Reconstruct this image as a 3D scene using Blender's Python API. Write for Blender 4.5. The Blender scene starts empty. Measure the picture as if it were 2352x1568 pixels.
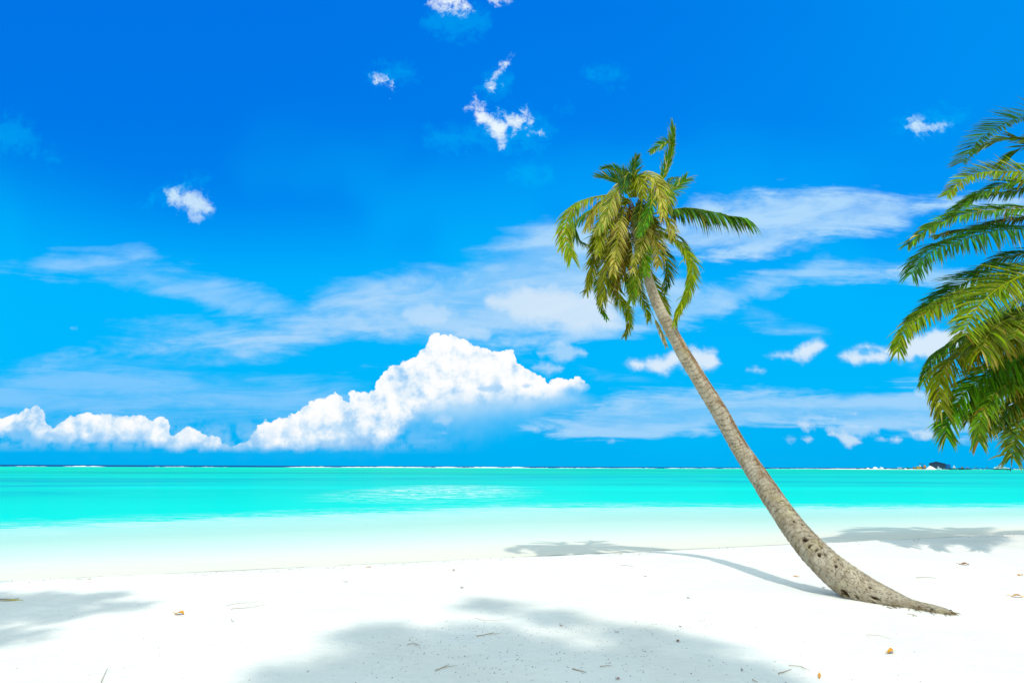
import bpy, bmesh, math, random
import numpy as np
from mathutils import Vector, Matrix, noise as mnoise

SC = bpy.context.scene
COL = SC.collection
random.seed(7)
rng = np.random.default_rng(7)

# ------------------------------------------------------------------ camera
F, CX, CY, EYE = 1307.0, 1176.0, 784.0, 1.7
ROLL = math.atan(.0037)
PITCH = math.atan((1070.65 - CY) / F)

def ray(x, y):
    a = x - CX; b = CY - y
    c, s = math.cos(ROLL), math.sin(ROLL)
    a2 = a*c - b*s; b2 = a*s + b*c
    d = np.array([a2, F*math.cos(PITCH) - b2*math.sin(PITCH), F*math.sin(PITCH) + b2*math.cos(PITCH)])
    return d/d[1]
def at(x, y, Y):
    return np.array([0, 0, EYE]) + ray(x, y)*Y
def gnd(x, y, z=0.0):
    d = ray(x, y)
    return np.array([0, 0, EYE]) + d*((z - EYE)/d[2])
def fdist(p):
    return p[1]*math.cos(PITCH) + (p[2]-EYE)*math.sin(PITCH)

cam = bpy.data.cameras.new("camera")
cam.sensor_width = 36.0
cam.lens = 36.0*F/2352.0
cam.clip_start = 0.05
cam.clip_end = 120000
camo = bpy.data.objects.new("camera", cam)
COL.objects.link(camo)
camo.location = (0, 0, EYE)
camo.rotation_euler = (Matrix.Rotation(math.radians(90) + PITCH, 4, 'X') @ Matrix.Rotation(ROLL, 4, 'Z')).to_euler()
SC.camera = camo

# ------------------------------------------------------------------ light
KX, KY = -.162, .462                     # shadow offset per metre of height
sun_dir = Vector((-KX, -KY, 1)).normalized()
SUN_EL = math.asin(sun_dir.z)
SUN_AZ = math.atan2(sun_dir.x, sun_dir.y)
sl = bpy.data.lights.new("sun", 'SUN')
sl.energy = 2.8
sl.angle = math.radians(0.9)
sl.color = (1.0, 0.965, 0.90)
so = bpy.data.objects.new("sun", sl)
so.rotation_euler = sun_dir.to_track_quat('Z', 'Y').to_euler()
COL.objects.link(so)
SC.view_settings.view_transform = 'Standard'
SC.view_settings.look = 'None'
SC.view_settings.exposure = 0.0
SC.view_settings.gamma = 1.0
SC.view_settings.use_curve_mapping = False
SC.cycles.max_bounces = 6
SC.cycles.transparent_max_bounces = 12

# ------------------------------------------------------------------ node expression helper
class G:
    dims = '3D'
    def __init__(self, nt): self.nt = nt
    def new(self, t, **kw):
        n = self.nt.nodes.new(t)
        for k, v in kw.items(): setattr(n, k, v)
        return n
    def put(self, sock, v):
        if isinstance(v, E): self.nt.links.new(v.s, sock)
        elif hasattr(v, 'is_output'): self.nt.links.new(v, sock)
        else: sock.default_value = v
    def math(self, op, *a, clamp=False):
        n = self.new('ShaderNodeMath', operation=op, use_clamp=clamp)
        for i, v in enumerate(a): self.put(n.inputs[i], v)
        return E(self, n.outputs[0])
    def sstep(self, x, a, b, o0=0.0, o1=1.0):
        n = self.new('ShaderNodeMapRange', interpolation_type='SMOOTHSTEP')
        for i, v in enumerate((x, a, b, o0, o1)): self.put(n.inputs[i], v)
        return E(self, n.outputs[0])
    def lin(self, x, a, b, o0=0.0, o1=1.0):
        n = self.new('ShaderNodeMapRange')
        for i, v in enumerate((x, a, b, o0, o1)): self.put(n.inputs[i], v)
        return E(self, n.outputs[0])
    def vec(self, x, y, z=0.0):
        n = self.new('ShaderNodeCombineXYZ')
        for i, v in enumerate((x, y, z)): self.put(n.inputs[i], v)
        return E(self, n.outputs[0])
    def noise(self, v, scale=1.0, detail=4.0, rough=.55, dist=0.0, color=False, dims=None):
        n = self.new('ShaderNodeTexNoise', noise_dimensions=dims or self.dims)
        self.put(n.inputs['Vector'], v)
        self.put(n.inputs['Scale'], scale)
        n.inputs['Detail'].default_value = detail
        n.inputs['Roughness'].default_value = rough
        n.inputs['Distortion'].default_value = dist
        return E(self, n.outputs[1 if color else 0])
    def voro(self, v, scale=1.0, feature='F1', detail=0.0, smooth=None, out='Distance'):
        n = self.new('ShaderNodeTexVoronoi', feature=feature, voronoi_dimensions=self.dims)
        self.put(n.inputs['Vector'], v)
        n.inputs['Scale'].default_value = scale
        if 'Detail' in n.inputs: n.inputs['Detail'].default_value = detail
        if smooth is not None and 'Smoothness' in n.inputs: n.inputs['Smoothness'].default_value = smooth
        return E(self, n.outputs[out])
    def vm(self, op, a, b=None, scale=None):
        n = self.new('ShaderNodeVectorMath', operation=op)
        self.put(n.inputs[0], a)
        if b is not None: self.put(n.inputs[1], b)
        if scale is not None: self.put(n.inputs['Scale'], scale)
        return E(self, n.outputs['Value'] if op in ('LENGTH', 'DOT_PRODUCT', 'DISTANCE') else n.outputs[0])
    def mapping(self, v, loc=(0,0,0), rot=(0,0,0), sc=(1,1,1), kind='POINT'):
        n = self.new('ShaderNodeMapping', vector_type=kind)
        self.put(n.inputs[0], v)
        n.inputs['Location'].default_value = loc
        n.inputs['Rotation'].default_value = rot
        n.inputs['Scale'].default_value = sc
        return E(self, n.outputs[0])
    def mix(self, f, a, b, blend='MIX'):
        n = self.new('ShaderNodeMix', data_type='RGBA', blend_type=blend)
        self.put(n.inputs[0], f)
        for i, v in ((6, a), (7, b)):
            if isinstance(v, tuple) and len(v) == 3: v = v + (1.0,)
            self.put(n.inputs[i], v)
        return E(self, n.outputs[2])
    def ramp(self, x, stops, interp='LINEAR'):
        n = self.new('ShaderNodeValToRGB')
        cr = n.color_ramp; cr.interpolation = interp
        while len(cr.elements) < len(stops): cr.elements.new(0.5)
        for e, (p, c) in zip(cr.elements, stops):
            e.position = p
            e.color = tuple(c) + (1.0,) if len(c) == 3 else c
        self.put(n.inputs[0], x)
        return E(self, n.outputs[0])
    def curve(self, x, pts):
        n = self.new('ShaderNodeFloatCurve')
        c = n.mapping.curves[0]
        pts = sorted(pts)
        c.points[0].location = pts[0]; c.points[1].location = pts[-1]
        for p in pts[1:-1]: c.points.new(*p)
        for p in c.points: p.handle_type = 'VECTOR'
        n.mapping.update()
        n.inputs[0].default_value = 1.0
        self.put(n.inputs[1], x)
        return E(self, n.outputs[0])
    def sep(self, v):
        n = self.new('ShaderNodeSeparateXYZ'); self.put(n.inputs[0], v)
        return [E(self, o) for o in n.outputs]
class E:
    def __init__(self, g, s): self.g = g; self.s = s
    def __add__(self, o): return self.g.math('ADD', self, o)
    __radd__ = __add__
    def __sub__(self, o): return self.g.math('SUBTRACT', self, o)
    def __rsub__(self, o): return self.g.math('SUBTRACT', o, self)
    def __mul__(self, o): return self.g.math('MULTIPLY', self, o)
    __rmul__ = __mul__
    def __truediv__(self, o): return self.g.math('DIVIDE', self, o)
    def max(self, o): return self.g.math('MAXIMUM', self, o)
    def min(self, o): return self.g.math('MINIMUM', self, o)
    def clamp(self): return self.g.math('ADD', self, 0.0, clamp=True)
    def pow(self, p): return self.g.math('POWER', self, p)
    def abs(self): return self.g.math('ABSOLUTE', self)

def s2l(r, g, b):
    f = lambda c: (c/255/12.92) if c <= 10 else ((c/255+.055)/1.055)**2.4
    return (f(r), f(g), f(b))

# ------------------------------------------------------------------ world: sky and clouds by direction
world = bpy.data.worlds.new("World")
SC.world = world
world.use_nodes = True
wt = world.node_tree
wt.nodes.clear()
g = G(wt)
g.dims = '2D'
U0, U1, VM = -300.0, 2800.0, 1500.0

def UV(x, y):
    d = ray(x, y)
    return d[0]*F + CX, d[2]*F

def build_world():
    tc = g.new('ShaderNodeTexCoord')
    dx, dy, dz = g.sep(tc.outputs['Generated'])
    dyc = dy.max(0.05)
    U = dx/dyc*F + CX
    V = dz/dyc*F
    un = g.lin(U, U0, U1)
    P = g.vec(U, V, 0.0)
    cur = lambda pts: g.curve(un, [((UV(x, y)[0]-U0)/(U1-U0), UV(x, y)[1]/VM) for x, y in pts])*VM
    lut = lambda pts: g.curve(un, [((x-U0)/(U1-U0), v) for x, v in pts])

    # clear sky
    skyt = g.new('ShaderNodeTexSky', sky_type='NISHITA')
    skyt.sun_disc = False
    skyt.sun_elevation = SUN_EL
    skyt.sun_rotation = SUN_AZ
    skyt.air_density = 1.0; skyt.dust_density = 0.3; skyt.ozone_density = 4.0
    el = g.lin(V, 0.0, 1500.0)
    base = g.ramp(el, [(0.0, s2l(0, 176, 243)), (.04, s2l(0, 178, 246)), (.12, s2l(0, 184, 252)), (.28, s2l(0, 178, 254)),
                       (.42, s2l(0, 150, 248)), (.58, s2l(0, 128, 237)), (.80, s2l(0, 121, 232)), (1.0, s2l(0, 128, 235))])
    right = g.sstep(U, 1300.0, 2700.0)*g.sstep(V, 350.0, 800.0)
    base = g.mix(right*0.55, base, s2l(0, 160, 250))
    dark = g.sstep(U, 1500.0, 500.0)*g.sstep(V, 420.0, 760.0)
    base = g.mix(dark*0.55, base, s2l(0, 113, 229))
    leftlow = g.sstep(U + (V-350.0)*1.1, 700.0, -100.0)*g.sstep(V, 900.0, 600.0)*g.sstep(V, 100.0, 300.0)
    base = g.mix(leftlow*0.6, base, s2l(0, 186, 255))
    bn = g.noise(P, .0022, 2.0, .5)
    base = g.mix(g.sstep(bn, .45, .75)*g.sstep(V, 1000.0, 500.0)*0.35, base, s2l(0, 190, 255))
    skyc = base

    def warped(k, sc_, det):
        a_ = g.noise(P, sc_, det, .6); b_ = g.noise(g.vm('ADD', P, (517.0, 211.0, 40.0)), sc_, det, .6)
        return g.vec(U + (a_ - .5)*k, V + (b_ - .5)*k, 0.0)
    PW = warped(34.0, .02, 3.0)
    wv = (g.noise(P, .03, 3.0, .6) - .5)*16.0

    # ---- thin high cloud sheets
    cache = {}
    bnd = g.noise(g.mapping(P, rot=(0, 0, .1), sc=(.012, .03, 1)), 1.0, 4.0, .6)
    def streaks(rot, sx, sy):
        key = 'flat' if abs(rot) < .1 else ('fall' if rot < 0 else 'rise')
        if key not in cache:
            r_, a_, b_ = {'flat': (.02, .0034, .030), 'fall': (-.14, .003, .015), 'rise': (.21, .0026, .0125)}[key]
            cache[key] = g.noise(g.mapping(P, rot=(0, 0, r_), sc=(a_, b_, 1)), 1.0, 6.0, .62, .5)
        return cache[key]
    def band(col_in, top, bot, soft, op, streak_rot, sx, sy, amp, color=s2l(150, 208, 255)):
        st = streaks(streak_rot, sx, sy)
        n = (st - .5)*amp*1.9 + (bnd - .5)*amp*.7
        T, B = cur(top), cur(bot)
        m = g.sstep(T - V + n, soft*-.2, soft*1.3)*g.sstep(V - B + n, soft*-.2, soft)
        m = m*g.sstep(st + (bnd - .5)*.35, .28, .68, .45, 1.0)*op
        return g.mix(m.clamp(), col_in, color)
    c = skyc
    c = band(c, [(-200,870),(0,850),(60,825),(300,815),(600,850),(800,865),(900,890),(1000,1000),(1100,1060),(2600,1060)],
                [(-200,980),(0,985),(60,990),(300,990),(600,980),(900,960),(1000,1010),(1100,985),(2600,985)], 60, .62, 0.0, .002, .009, 60)
    c = band(c, [(-200,640),(0,598),(60,598),(110,578),(330,570),(370,600),(500,625),(620,660),(720,700),(900,720),(1000,800),(2600,1060)],
                [(-200,645),(0,622),(110,640),(300,668),(420,700),(560,730),(700,760),(900,740),(1000,810),(2600,985)], 38, .75, -.14, .003, .014, 50)
    c = band(c, [(-200,900),(180,800),(215,760),(400,740),(600,735),(750,670),(900,620),(1050,590),(1150,540),(1260,490),(1330,500),(1450,560),(1600,640),(2600,1060)],
                [(-200,905),(180,802),(230,795),(400,840),(560,845),(620,830),(760,800),(950,790),(1120,790),(1300,760),(1450,750),(1600,700),(2600,985)], 60, 1.0, .22, .0022, .011, 62,
                color=s2l(168, 214, 252))
    c = band(c, [(-200,1060),(1430,520),(1520,500),(1600,458),(1700,432),(1850,415),(2000,415),(2130,440),(2260,420),(2600,470)],
                [(-200,985),(1430,560),(1540,590),(1650,605),(1800,590),(1900,560),(2060,540),(2150,490),(2300,520),(2600,520)], 46, 1.0, .2, .003, .014, 80,
                color=s2l(175, 218, 253))
    c = band(c, [(-200,1060),(1500,700),(1600,660),(1750,620),(1830,600),(1900,575),(2000,590),(2100,590),(2250,640),(2600,700)],
                [(-200,985),(1500,760),(1650,740),(1750,690),(1850,650),(1950,650),(2080,640),(2300,690),(2600,740)], 30, .85, .18, .004, .018, 60,
                color=s2l(165, 214, 253))
    c = band(c, [(-200,1060),(1180,985),(1240,960),(1400,900),(1500,890),(1740,880),(1800,895),(1950,890),(2100,880),(2600,860)],
                [(-200,985),(1180,985),(1240,1000),(1400,1010),(1500,1008),(1740,985),(1900,985),(2100,1010),(2600,1000)], 26, .95, .03, .004, .045, 46,
                color=s2l(160, 212, 252))
    # short vapour streak
    # ---- soft small clouds: rotated ellipses
    NS = 340
    us = np.linspace(U0, U1, NS)
    def field(items):
        rows = []
        for it in items:
            x, y, rx, ry = it[:4]; rot = math.radians(it[4] if len(it) > 4 else 0)
            u, v = UV(x, y); u2, v2 = UV(x+rx, y); u3, v3 = UV(x, y-ry)
            RX = math.hypot(u2-u, v2-v); RY = math.hypot(u3-u, v3-v)
            # extent of a turned ellipse at each column
            c_, s_ = math.cos(rot), math.sin(rot)
            A2 = (RX*c_)**2 + (RY*s_)**2; W_ = math.sqrt(A2)
            du = us - u
            slope = (RX*RX - RY*RY)*s_*c_/A2
            hh = RX*RY/W_*np.sqrt(np.maximum(0, 1 - (du/W_)**2))
            out = np.abs(du) > W_
            hh[out] = -np.minimum(90, (np.abs(du)-W_)[out])
            cen = v + slope*np.clip(du, -W_, W_)
            T, B = cen + hh, cen - hh
            for r_ in rows:
                both = (hh > 0) & (r_['h'] > 0)
                near = (hh > -24) & (r_['h'] > -24) & (np.abs(cen - (r_['T']+r_['B'])/2) > 22)
                if near.any() and not both.any(): continue
                gap = np.maximum(B - r_['T'], r_['B'] - T)
                if not (gap[both] > 2).any():
                    only = (hh > r_['h']) & ~both
                    r_['T'] = np.where(both, np.maximum(T, r_['T']), np.where(only, T, r_['T']))
                    r_['B'] = np.where(both, np.minimum(B, r_['B']), np.where(only, B, r_['B']))
                    r_['h'] = np.maximum(r_['h'], hh)
                    break
            else:
                rows.append(dict(T=T.copy(), B=B.copy(), h=hh.copy()))
        f = None
        for r_ in rows:
            mk = lambda arr: g.curve(un, [((uu-U0)/(U1-U0), float(np.clip(vv/VM, 0, 1))) for uu, vv in zip(us, arr)])*VM
            Vw = V + wv
            e = (mk(r_['T']) - Vw).min(Vw - mk(r_['B']))
            f = e if f is None else f.max(e)
        return f
    sn = g.noise(P, .022, 5.0, .55)
    def puffs(col_in, items, op, soft=.45, amp=.9, color=s2l(226, 240, 252), lo=s2l(150, 200, 246), nz=None):
        f = field(items) + ((nz or sn) - .5)*amp*45.0
        m = g.sstep(f, 0.0, soft*32.0)*op
        inner = g.mix(g.sstep(f + (sn - .5)*14.0, 0.0, 26.0), lo, color)
        return g.mix(m, col_in, inner)
    fine = g.noise(warped(30.0, .05, 2.0), .035, 5.0, .64)
    # faint halos and high puffs
    c0 = c
    c = puffs(c, [(1175,300,110,70), (1220,400,60,50), (1140,190,45,60,-20), (1300,250,30,20), (990,300,30,25), (1390,170,60,40), (1050,50,90,60), (900,170,70,45), (400,440,90,40,30), (20,310,70,60,-20), (2140,280,110,45,15), (90,350,70,30,-30),(1040,320,80,50)],
              .30, 2.4, 3.0, s2l(0, 196, 255), s2l(0, 176, 253), fine)
    c = puffs(c, [(440,458,52,34,-30), (465,480,38,30), (405,440,32,20), (450,500,22,20), (410,470,28,20), (2120,292,44,26), (2155,290,40,16,10), (2105,272,20,18)], .92, 1.6, 1.7, s2l(204, 232, 252), s2l(80, 198, 255), fine)
    c = puffs(c, [(1150,285,58,34), (1110,265,26,24), (1195,272,38,24,-20), (1236,305,26,14,-15), (1148,322,16,26), (1205,255,16,12), (1092,243,20,24,20), (1075,250,10,10), (1150,160,16,40,-28), (1130,195,20,22), (1165,135,9,20,-20),
                  (870,178,18,26,25), (895,200,14,18,-20), (1030,5,52,34), (1060,22,36,18), (1000,-10,40,24), (1140,-4,38,22), (1165,8,18,12)], .98, 1.9, 2.5, s2l(236, 248, 255), s2l(60, 196, 255), fine)
    c_high = c
    # ---- everything lower down
    c = c0
    c = puffs(c, [(985,722,70,34), (1090,765,50,24), (1290,810,62,26), (1255,845,40,20), (2040,1010,34,9), (1890,960,50,16), (2040,620,60,16), (1960,985,70,24), (2130,905,34,22), (1235,985,12,12), (1405,1013,12,8), (1635,1005,9,6),
                  (1608,628,12,6,30), (1640,1002,8,6), (1430,866,10,5,20), (335,455,14,10,-30), (170,755,12,9), (1330,990,40,9), (1000,840,90,4,-8)], .62, .6, .9, s2l(196, 226, 252), s2l(160, 212, 252))
    c = puffs(c, [(1270,705,165,62,-6), (1200,690,95,35,5), (1395,742,65,34), (1350,690,90,45), (1320,735,80,45)], .84, 1.5, 1.0, s2l(216, 234, 250), s2l(150, 205, 250))
    c = puffs(c, [(1500,838,76,28), (1590,822,66,36), (1625,835,40,28), (1630,808,28,16), (1800,818,58,17), (1865,795,46,24,10), (1840,815,40,16), (1735,850,30,15), (1845,833,18,9),
                  (1990,818,80,24), (2000,798,40,18), (2110,800,90,40,8), (2180,780,60,40)], .9, .95, .85, s2l(226, 240, 252), s2l(110, 192, 250))
    c = puffs(c, [(1018,966,25,14), (1013,995,25,15), (1860,975,38,14), (1830,1008,38,12), (1935,1000,36,14,-10), (1955,1015,28,12), (1945,950,30,13), (2115,995,38,14,-12), (2130,1002,28,10), (2040,1008,30,8,-8)],
              .85, .45, 1.0, s2l(208, 231, 250), s2l(140, 200, 248))

    # ---- cumulus bank on the horizon
    puff1 = g.voro(PW, 1/24.0)
    puff2 = g.voro(PW, 1/10.0)
    puff0 = g.voro(warped(60.0, .012, 2.0), 1/62.0)
    fb = g.noise(P, 1/40.0, 5.0, .62)
    bil = 5.0 + (0.45 - puff0)*26.0 + (0.5 - puff1)*13.0 + (0.5 - puff2)*6.0 + (fb - .5)*30.0
    def cumulus(col_in, top, bot, botsoft, shade_k=1.0):
        T, B = cur(top), cur(bot)
        bs = lut(botsoft)*100.0
        dt = T - V + bil*lut([(U0,.62),(520,.62),(620,.85),(840,1.0),(U1,1.0)])
        m = g.sstep(dt, -1.0, 3.5)*g.sstep(V - B + (fb - .5)*22.0 + (.5-puff1)*6.0, 0.0, bs)
        # inner modelling: lit heads, blue-grey undersides and pockets
        fb2 = g.noise(g.vm('ADD', P, (-10.0, -16.0, 0.0)), 1/40.0, 4.0, .6)
        rel = (fb - fb2)*-1.2 + (.42 - puff0)*.62 + (.45 - puff1)*.26 + (.45 - puff2)*.10
        big = g.noise(PW, 1/110.0, 4.0, .6)
        hgt = g.sstep(dt, 10.0, 120.0)
        shade = lut([(U0,.74),(520,.76),(620,.84),(860,.86),(930,.98),(1200,.96),(U1,.9)]) + rel*0.85 - hgt*.22*shade_k - (big - .42)*.95
        shade = shade - g.sstep(V - B, 52.0, 4.0)*.30
        colr = g.ramp(shade.clamp(), [(0.0, s2l(118, 186, 240)), (.35, s2l(172, 214, 249)), (.62, s2l(226, 241, 253)), (.82, s2l(250, 253, 255)), (1.0, (1.0, 1.0, 1.0))])
        return g.mix(m, col_in, colr)
    # rain veil under the big cloud
    veil = g.sstep(V - cur([(-200,1060),(880,1062),(930,1010),(1000,1030),(1100,1035),(1250,990),(1400,940),(1450,1060),(2600,1062)]) + (sn-.5)*40.0, 0.0, 110.0) \
         * g.sstep(cur([(-200,1058),(860,1040),(900,900),(1000,840),(1300,900),(1400,925),(1450,1055),(2600,1060)]) - V, -15.0, 20.0)
    c = g.mix(veil*g.sstep(big_n(P), .3, .6, .75, 1.0), c, g.mix(g.sstep(V, 60.0, 190.0), s2l(110, 196, 249), s2l(208, 233, 252)))
    c = cumulus(c, [(-200,990),(-60,965),(0,962),(30,954),(60,941),(85,938),(104,950),(116,990),(128,982),(150,962),(185,950),(215,956),(260,950),(295,958),(325,954),(348,968),(364,956),(380,958),(392,998),(405,1000),
                    (420,990),(438,976),(452,990),(470,1006),(495,1010),(520,1026),(536,1036),(552,1016),(576,1006),(600,978),(640,968),(680,958),(700,935),(740,922),(770,912),(800,920),(818,903),(860,908),
                    (868,880),(890,852),(920,832),(950,826),(965,812),(985,802),(988,778),(1030,770),(1060,785),(1100,800),(1135,818),(1165,822),(1178,812),(1196,850),(1240,872),(1290,875),(1335,882),(1362,896),(1375,960),(2600,985)],
                   [(-200,1030),(0,1012),(60,992),(80,1016),(110,1022),(250,1024),(330,1020),(345,1034),(400,1040),(600,1038),(640,1042),(870,1036),(905,1025),(925,1000),(945,985),(990,960),(1050,948),(1150,940),(1250,930),(1340,905),(1370,880),(2600,880)],
                   [(U0,.25),(500,.22),(880,.22),(960,.55),(1050,.62),(1300,.35),(U1,.3)])
    lowh = g.sstep(V, 24.0, 48.0)*g.sstep(V, 120.0, 60.0)*g.sstep(U, -200.0, 60.0)*g.sstep(U, 1150.0, 800.0)*g.sstep(fb, .30, .62)
    c = g.mix(lowh*.42, c, s2l(176, 218, 251))
    # small grey fragment in front of the big cloud
    c = puffs(c, [(1125,893,36,12), (1130,886,22,9), (1210,885,18,6)], .75, .3, .7, s2l(150, 203, 246), s2l(170, 214, 250))
    c = puffs(c, [(845,1000,40,9), (740,980,26,8), (690,1005,30,7)], .3, .5, .8, s2l(150, 203, 246), s2l(170, 214, 250))
    hz = g.sstep(V, 60.0, 0.0)
    c = g.mix(hz*0.35, c, s2l(0, 176, 243))

    # ---- unseen sky behind and above: bright cloud over pale blue, added to lift shadows
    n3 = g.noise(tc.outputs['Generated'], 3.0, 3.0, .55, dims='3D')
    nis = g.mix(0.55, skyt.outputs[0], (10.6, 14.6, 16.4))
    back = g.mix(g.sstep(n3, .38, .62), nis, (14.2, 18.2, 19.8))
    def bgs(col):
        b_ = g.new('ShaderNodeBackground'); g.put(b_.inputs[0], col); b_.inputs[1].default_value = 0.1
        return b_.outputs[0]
    def mixs(f, a_, b_):
        m_ = g.new('ShaderNodeMixShader'); g.put(m_.inputs[0], f)
        wt.links.new(a_, m_.inputs[1]); wt.links.new(b_, m_.inputs[2]); return m_.outputs[0]
    mul = lambda c_: g.mix(1.0, c_, (10.0, 10.0, 10.0), 'MULTIPLY')
    front = mixs(g.math('GREATER_THAN', V, 470.0), bgs(mul(c)), bgs(mul(c_high)))
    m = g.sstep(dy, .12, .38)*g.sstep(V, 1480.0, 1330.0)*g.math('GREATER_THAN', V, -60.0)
    out = g.new('ShaderNodeOutputWorld')
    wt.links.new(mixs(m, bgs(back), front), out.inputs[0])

def big_n(P): return g.noise(P, 1/120.0, 4.0, .55)
build_world()
world.cycles.sampling_method = 'MANUAL'
world.cycles.sample_map_resolution = 256

# ------------------------------------------------------------------ object helpers
def mesh_from(name, verts, faces, mat, parent=None, smooth=True, cols=None, uvs=None):
    me = bpy.data.meshes.new(name)
    me.from_pydata([tuple(v) for v in verts] if not isinstance(verts, np.ndarray) else verts.tolist(), [], faces if isinstance(faces, list) else faces.tolist())
    me.update()
    if smooth: me.polygons.foreach_set('use_smooth', [True]*len(me.polygons))
    if cols is not None:
        a = me.color_attributes.new('tint', 'FLOAT_COLOR', 'POINT')
        cc = np.ones((len(me.vertices), 4), dtype=np.float32); cc[:, :3] = np.asarray(cols)[:, :3]
        a.data.foreach_set('color', cc.ravel())
    if uvs is not None:
        a = me.attributes.new('along', 'FLOAT_VECTOR', 'POINT')
        a.data.foreach_set('vector', np.asarray(uvs, dtype=np.float32).ravel())
    if isinstance(mat, (list, tuple)):
        for m in mat: me.materials.append(m)
    else: me.materials.append(mat)
    o = bpy.data.objects.new(name, me)
    COL.objects.link(o)
    if parent is not None: o.parent = parent
    return o
def tag(o, label=None, cat=None, group=None, kind=None):
    if label: o['label'] = label
    if cat: o['category'] = cat
    if group: o['group'] = group
    if kind: o['kind'] = kind
    return o
def empty(name, loc):
    o = bpy.data.objects.new(name, None)
    o.empty_display_size = .2
    o.location = tuple(loc)
    COL.objects.link(o)
    return o
def local(o, root):                       # world-space mesh under a root Empty
    o.parent = root
    o.matrix_parent_inverse = Matrix.Translation(root.location).inverted()
    return o

def mat_new(name):
    m = bpy.data.materials.new(name); m.use_nodes = True
    m.node_tree.nodes.clear()
    return m, G(m.node_tree)
def finish(m, gg, shader, disp=None):
    o = gg.new('ShaderNodeOutputMaterial')
    m.node_tree.links.new(shader, o.inputs[0])
def principled(gg, color, rough=.6, spec=.3, normal=None, metal=0.0):
    p = gg.new('ShaderNodeBsdfPrincipled')
    if isinstance(color, tuple) and len(color) == 3: color = color + (1.0,)
    gg.put(p.inputs['Base Color'], color)
    gg.put(p.inputs['Roughness'], rough)
    gg.put(p.inputs['Specular IOR Level'], spec)
    p.inputs['Metallic'].default_value = metal
    if normal is not None: gg.put(p.inputs['Normal'], normal)
    return p.outputs[0]
def bump(gg, h, strength=.3, dist=.01):
    b = gg.new('ShaderNodeBump'); b.inputs['Strength'].default_value = strength; b.inputs['Distance'].default_value = dist
    gg.put(b.inputs['Height'], h)
    return b.outputs[0]
def simple_mat(name, col, rough=.5, spec=.4, var=.12, scale=1.2):
    m, q = mat_new(name)
    tc = q.new('ShaderNodeTexCoord')
    n = q.noise(tc.outputs['Object'], scale, 4.0)
    c = q.mix(q.sstep(n, .3, .7), tuple(x*(1-var) for x in col), tuple(min(1, x*(1+var)) for x in col))
    finish(m, q, principled(q, c, rough, spec))
    return m

# ------------------------------------------------------------------ materials
def shore_s(q):
    geo = q.new('ShaderNodeNewGeometry')
    x, y, z = q.sep(geo.outputs['Position'])
    s = (y - x*.32 - 12.5)*(1/1.05)
    return geo.outputs['Position'], x, y, z, s

def make_sand():
    m, q = mat_new('sand')
    P, x, y, z, s = shore_s(q)
    n1 = q.noise(P, .55, 5.0, .6)
    n2 = q.noise(P, 9.0, 6.0, .7)
    n3 = q.noise(P, 140.0, 2.0, .5)
    dry = q.mix(q.sstep(n1, .3, .7), (.635, .59, .515), (.69, .655, .585))
    dry = q.mix(q.sstep(n2, .58, .75)*.35, dry, (.52, .47, .39))
    dry = q.mix(q.sstep(n3, .62, .72)*.3, dry, (.50, .46, .40))
    edge = s + (q.noise(q.mapping(P, rot=(0, 0, -.31), sc=(.25, 1.2, 1)), 1.0, 4.0) - .5)*1.2
    wet = q.sstep(edge, -0.9, 0.15)
    col = q.mix(wet, dry, (.66, .61, .52))
    h = q.noise(P, 2.2, 5.0, .6)*1.0 + n2*.35 + n3*.06
    h2 = h*q.sstep(s, .2, -.6, .15, 1.0)
    finish(m, q, principled(q, col, q.lin(wet, 0.0, 1.0, .95, .5), .15, bump(q, h2, .9, .05)))
    return m
M_SAND = make_sand()

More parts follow.
